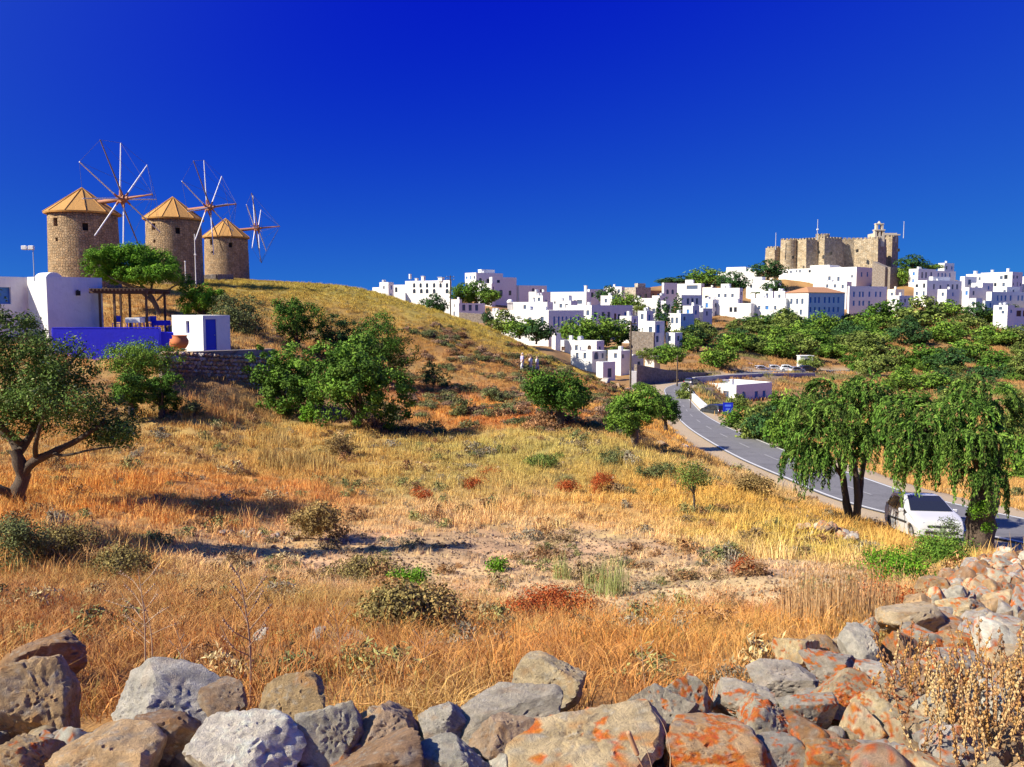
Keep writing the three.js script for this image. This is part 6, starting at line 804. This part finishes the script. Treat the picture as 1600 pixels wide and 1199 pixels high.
{
  const P = hit(1441, 840), h = 1.69;                                  // nose towards the camera
  const c = car(P, -h, [0.62, 0.62, 0.62], 'white hatchback parked under the drooping pepper trees'); c.rotation.order = 'YXZ'; c.rotation.z = Math.atan2(ground(P.x, P.z + 1.2) - ground(P.x, P.z - 1.2), 2.4) * 0.8;
  c.position.y = P.y + 0.03;
  const flat = (px, py, d) => at(px, py, d);
  car(flat(1117, 652, 96), 1.9, [0.03, 0.035, 0.04], 'dark car parked beside the blue road sign');
  for (const [px, py, d, a, c2, label] of [[1143, 583, 200, 0.2, [0.4, 0.02, 0.02], 'red car at the left end of the parking place'], [1190, 581, 204, 0.3, [0.75, 0.75, 0.75], 'white car next to the long blue-covered stall'], [1212, 580, 208, 0.1, [0.7, 0.7, 0.7], 'white car in the middle of the parking row'], [1232, 580, 206, -0.2, [0.75, 0.75, 0.74], 'white car second from the dark one'], [1245, 583, 200, 0.4, [0.4, 0.41, 0.43], 'silver car beside the dark car'], [1262, 581, 204, 0.2, [0.02, 0.022, 0.03], 'dark car at the right end of the parking place'], [1083, 604, 152, 0.8, [0.05, 0.05, 0.06], 'black car in the shade of the tall road wall']]) car(flat(px, py, d), a, c2, label, 'cars on the parking place');
  const s = thing('market_stall', at(1160, 584, 208), 'long blue tarpaulin stall behind the red car', 'stall'); part('tarpaulin', new THREE.ExtrudeGeometry(new THREE.Shape([[0, 1.9], [5, 1.9], [4.6, 2.5], [0.4, 2.5]].map((a) => new THREE.Vector2(...a))), { depth: 2.4, bevelEnabled: false }).translate(-2.5, 0, -1.2), std(0.05, 0.12, 0.5, 0.6), s); part('side_sheet', boxG(4.8, 1.9, 0.04, 0, 0.95, 1.1), std(0.06, 0.13, 0.45, 0.7), s); for (const [x, z] of [[-2.4, 1.15], [2.4, 1.15], [-2.4, -1.15], [2.4, -1.15]]) part('post', boxG(0.07, 2, 0.07, x, 1, z), M.greyPaint, s);
  const v = thing('white_kiosk', at(1258, 572, 214), 'small white kiosk behind the dark parked car', 'kiosk'); part('wall', boxG(3.2, 2.6, 2.4, 0, 1.1, 0), M.white, v); part('roof', boxG(3.5, 0.15, 2.7, 0, 2.48, 0), M.white, v); part('window', boxG(1.2, 0.8, 0.05, 0.2, 1.5, 1.21), M.glass, v);
}
// road sign
{ const P = at(1137, 656, 93), g = thing('road_sign', P, 'blue rectangular sign board with white marks beside the road', 'sign'); g.scale.setScalar(0.78); part('post', boxG(0.08, 2.4, 0.08, -0.5, 0.7, 0), M.greyPaint, g); part('post', boxG(0.08, 2.4, 0.08, 0.5, 0.7, 0), M.greyPaint, g);
  const cv = document.createElement('canvas'); cv.width = 128; cv.height = 160; const x = cv.getContext('2d'); x.fillStyle = '#0a2bc8'; x.fillRect(0, 0, 128, 160); x.fillStyle = '#5f86f0'; x.fillRect(22, 22, 84, 26); x.fillRect(34, 70, 60, 20); x.fillRect(26, 112, 76, 22); const t = new THREE.CanvasTexture(cv); t.colorSpace = THREE.SRGBColorSpace;
  part('board', boxG(1.35, 1.75, 0.05, 0, 1.45, 0.07), M.bluePaint, g); part('board_face', new THREE.PlaneGeometry(1.31, 1.71).translate(0, 1.45, 0.1), new THREE.MeshStandardMaterial({ map: t, roughness: 0.5 }), g); }
// utility poles
function pole(label, px, py, d, h, arms) { const g = thing('utility_pole', at(px, py, d), label, 'pole'); part('shaft', rod(V(0, -2, 0), V(0, h, 0), 0.16, 0.1, 8), M.bark, g); for (const y of arms) { part('crossarm', boxG(1.7, 0.1, 0.1, 0, h - y, 0), M.bark, g); for (const x of [-0.75, 0, 0.75]) part('insulator', new THREE.CylinderGeometry(0.05, 0.07, 0.16, 8).translate(x, h - y + 0.12, 0), M.greyPaint, g); } return g; }
pole('tall wooden utility pole at the foot of the hill beside the road', 985, 606, 128, 9.6, [0.3]); pole('wooden utility pole with crossarms in front of the arched white block', 704, 494, 190, 8.6, [0.3, 0.9]); pole('pale concrete lamp post standing before the tall road wall', 1058, 606, 146, 5.4, []);
{ const g = thing('kerb_post', at(1079, 640, 102), 'thin dark post at the road kerb', 'post'); part('shaft', rod(V(0, -0.5, 0), V(0, 3.1, 0), 0.06, 0.05), M.brownWood, g); part('cap', new THREE.SphereGeometry(0.12, 8, 6).translate(0, 3.15, 0), M.white, g); }
{ const g = thing('antenna', at(641, 440, 345), 'white dish antenna on the roof of the arched block', 'antenna'); part('mast', rod(V(0, -1.5, 0), V(0, 1.6, 0), 0.08, 0.06), M.greyPaint, g); part('dish', new THREE.CylinderGeometry(0.55, 0.55, 1.9, 12).translate(0, 1.9, 0), M.white, g); }
{ const g = thing('awning', at(1094, 630, 147), 'red brown awning at the left end of the roadside house', 'awning'); part('canopy', boxG(2.6, 0.12, 2.2, 0, 1.7, 0).rotateZ(0.06), M.rust, g); part('screen', boxG(2.4, 1.5, 0.05, 0, 0.9, 0.9), M.rust, g); for (const x of [-1.15, 1.15]) part('post', boxG(0.08, 1.9, 0.08, x, 0.75, 1.0), M.brownWood, g); }
// ------------------------------------------------------------------ walkers on the hill path
function figure(P, turn, shirt, legs, hair, label, h = 1.7, stride = 0.18, skirt = false) {
  const g = thing('person', P, label, 'person', 'walkers on the hill path'); g.rotation.y = turn; g.scale.setScalar(h / 1.72);
  const cap = (p, a, b, r0, r1) => { const v = b.clone().sub(a), t = clamp(p.clone().sub(a).dot(v) / v.lengthSq()); return p.distanceTo(a.clone().addScaledVector(v, t)) - lerp(r0, r1, t); };
  const sk = { torso: [[V(0, 0.98, 0), V(0, 1.2, 0.01), 0.14, 0.13], [V(0, 1.2, 0.01), V(0, 1.38, 0), 0.145, 0.12], [V(-0.15, 1.38, 0), V(0.15, 1.38, 0), 0.075, 0.075]], head: [[V(0, 1.42, 0), V(0, 1.52, 0.01), 0.055, 0.055], [V(0, 1.58, 0.02), V(0, 1.64, 0), 0.082, 0.095], [V(0, 1.58, 0.11), V(0, 1.6, 0.1), 0.018, 0.02]],
    arms: [-1, 1].flatMap((s) => [[V(s * 0.2, 1.37, 0), V(s * 0.25, 1.1, s * 0.04), 0.055, 0.045], [V(s * 0.25, 1.1, s * 0.04), V(s * 0.25, 0.88, s * 0.12 + 0.04), 0.042, 0.032], [V(s * 0.25, 0.86, s * 0.13 + 0.04), V(s * 0.24, 0.78, s * 0.14 + 0.06), 0.036, 0.02]]), legs: [-1, 1].flatMap((s) => [[V(s * 0.09, 0.92, 0), V(s * 0.1, 0.5, s * stride * 0.5 + 0.03), 0.09, 0.062], [V(s * 0.1, 0.5, s * stride * 0.5 + 0.03), V(s * 0.1, 0.09, s * stride), 0.06, 0.042], [V(s * 0.1, 0.045, s * stride), V(s * 0.1, 0.035, s * stride + 0.14), 0.045, 0.035]]) };
  const mesh = (bones, grow, clip, res = 44) => {
    const mc = new MarchingCubes(res, M.skin, false, false, 40000); mc.isolation = 0; const q = V(0, 0, 0);
    for (let k = 0; k < res; k++) for (let j = 0; j < res; j++) for (let i = 0; i < res; i++) { q.set((i / res * 2 - 1) * 0.95, (j / res * 2 - 1) * 0.95 + 0.88, (k / res * 2 - 1) * 0.95); let s = 0; for (const b of bones) s += Math.exp(-26 * (cap(q, ...b) - grow)); let d = -Math.log(Math.max(s, 1e-12)) / 26; if (clip) d = Math.max(d, clip(q)); mc.field[k * res * res + j * res + i] = -d; }
    mc.update(); const n = mc.count ?? mc.geometry.drawRange.count, ge = new THREE.BufferGeometry(); ge.setAttribute('position', new THREE.Float32BufferAttribute(mc.positionArray.slice(0, n * 3).map((v, i) => v * 0.95 + (i % 3 === 1 ? 0.88 : 0)), 3)); ge.setAttribute('normal', new THREE.Float32BufferAttribute(mc.normalArray.slice(0, n * 3), 3)); return ge;
  };
  const all = [...sk.torso, ...sk.head, ...sk.arms, ...sk.legs]; part('body', mesh(all, 0), M.skin, g);
  part('shirt', mesh([...sk.torso, ...sk.arms.filter((_, i) => i % 3 === 0)], 0.02, (q) => Math.max(q.y - 1.44, 0.9 - q.y)), shirt, g);
  part(skirt ? 'skirt' : 'trousers', mesh(skirt ? [...sk.legs.filter((_, i) => i % 3 === 0), [V(0, 0.92, 0), V(0, 0.55, 0), 0.13, 0.2]] : [...sk.legs.filter((_, i) => i % 3 < 2), [V(0, 0.94, 0), V(0, 0.98, 0), 0.13, 0.13]], 0.018, (q) => Math.max(q.y - 1.0, (skirt ? 0.5 : 0.16) - q.y)), legs, g);
  part('hair', new THREE.SphereGeometry(0.108, 14, 10, 0, 6.283, 0, 1.75).rotateX(-0.35).translate(0, 1.64, -0.012), hair, g);
}
{ const W = std(0.75, 0.74, 0.72, 0.9), Bk = std(0.04, 0.035, 0.03, 0.8), Lt = std(0.55, 0.5, 0.46, 0.9), Pk = std(0.5, 0.4, 0.5, 0.9);
  figure(hit(816, 580), -1.2, std(0.45, 0.42, 0.62, 0.9), W, std(0.6, 0.55, 0.5, 0.9), 'tallest walker on the hill path in a lilac shirt and white trousers', 1.8, 0.16);
  figure(hit(829, 582), 1.1, W, Lt, Bk, 'dark-haired walker in white between the two others', 1.66, 0.14); figure(hit(839, 582), 1.3, W, Pk, std(0.3, 0.2, 0.12, 0.9), 'walker in white at the front of the group on the hill path', 1.6, 0.2); }
renderer.render(scene, camera);
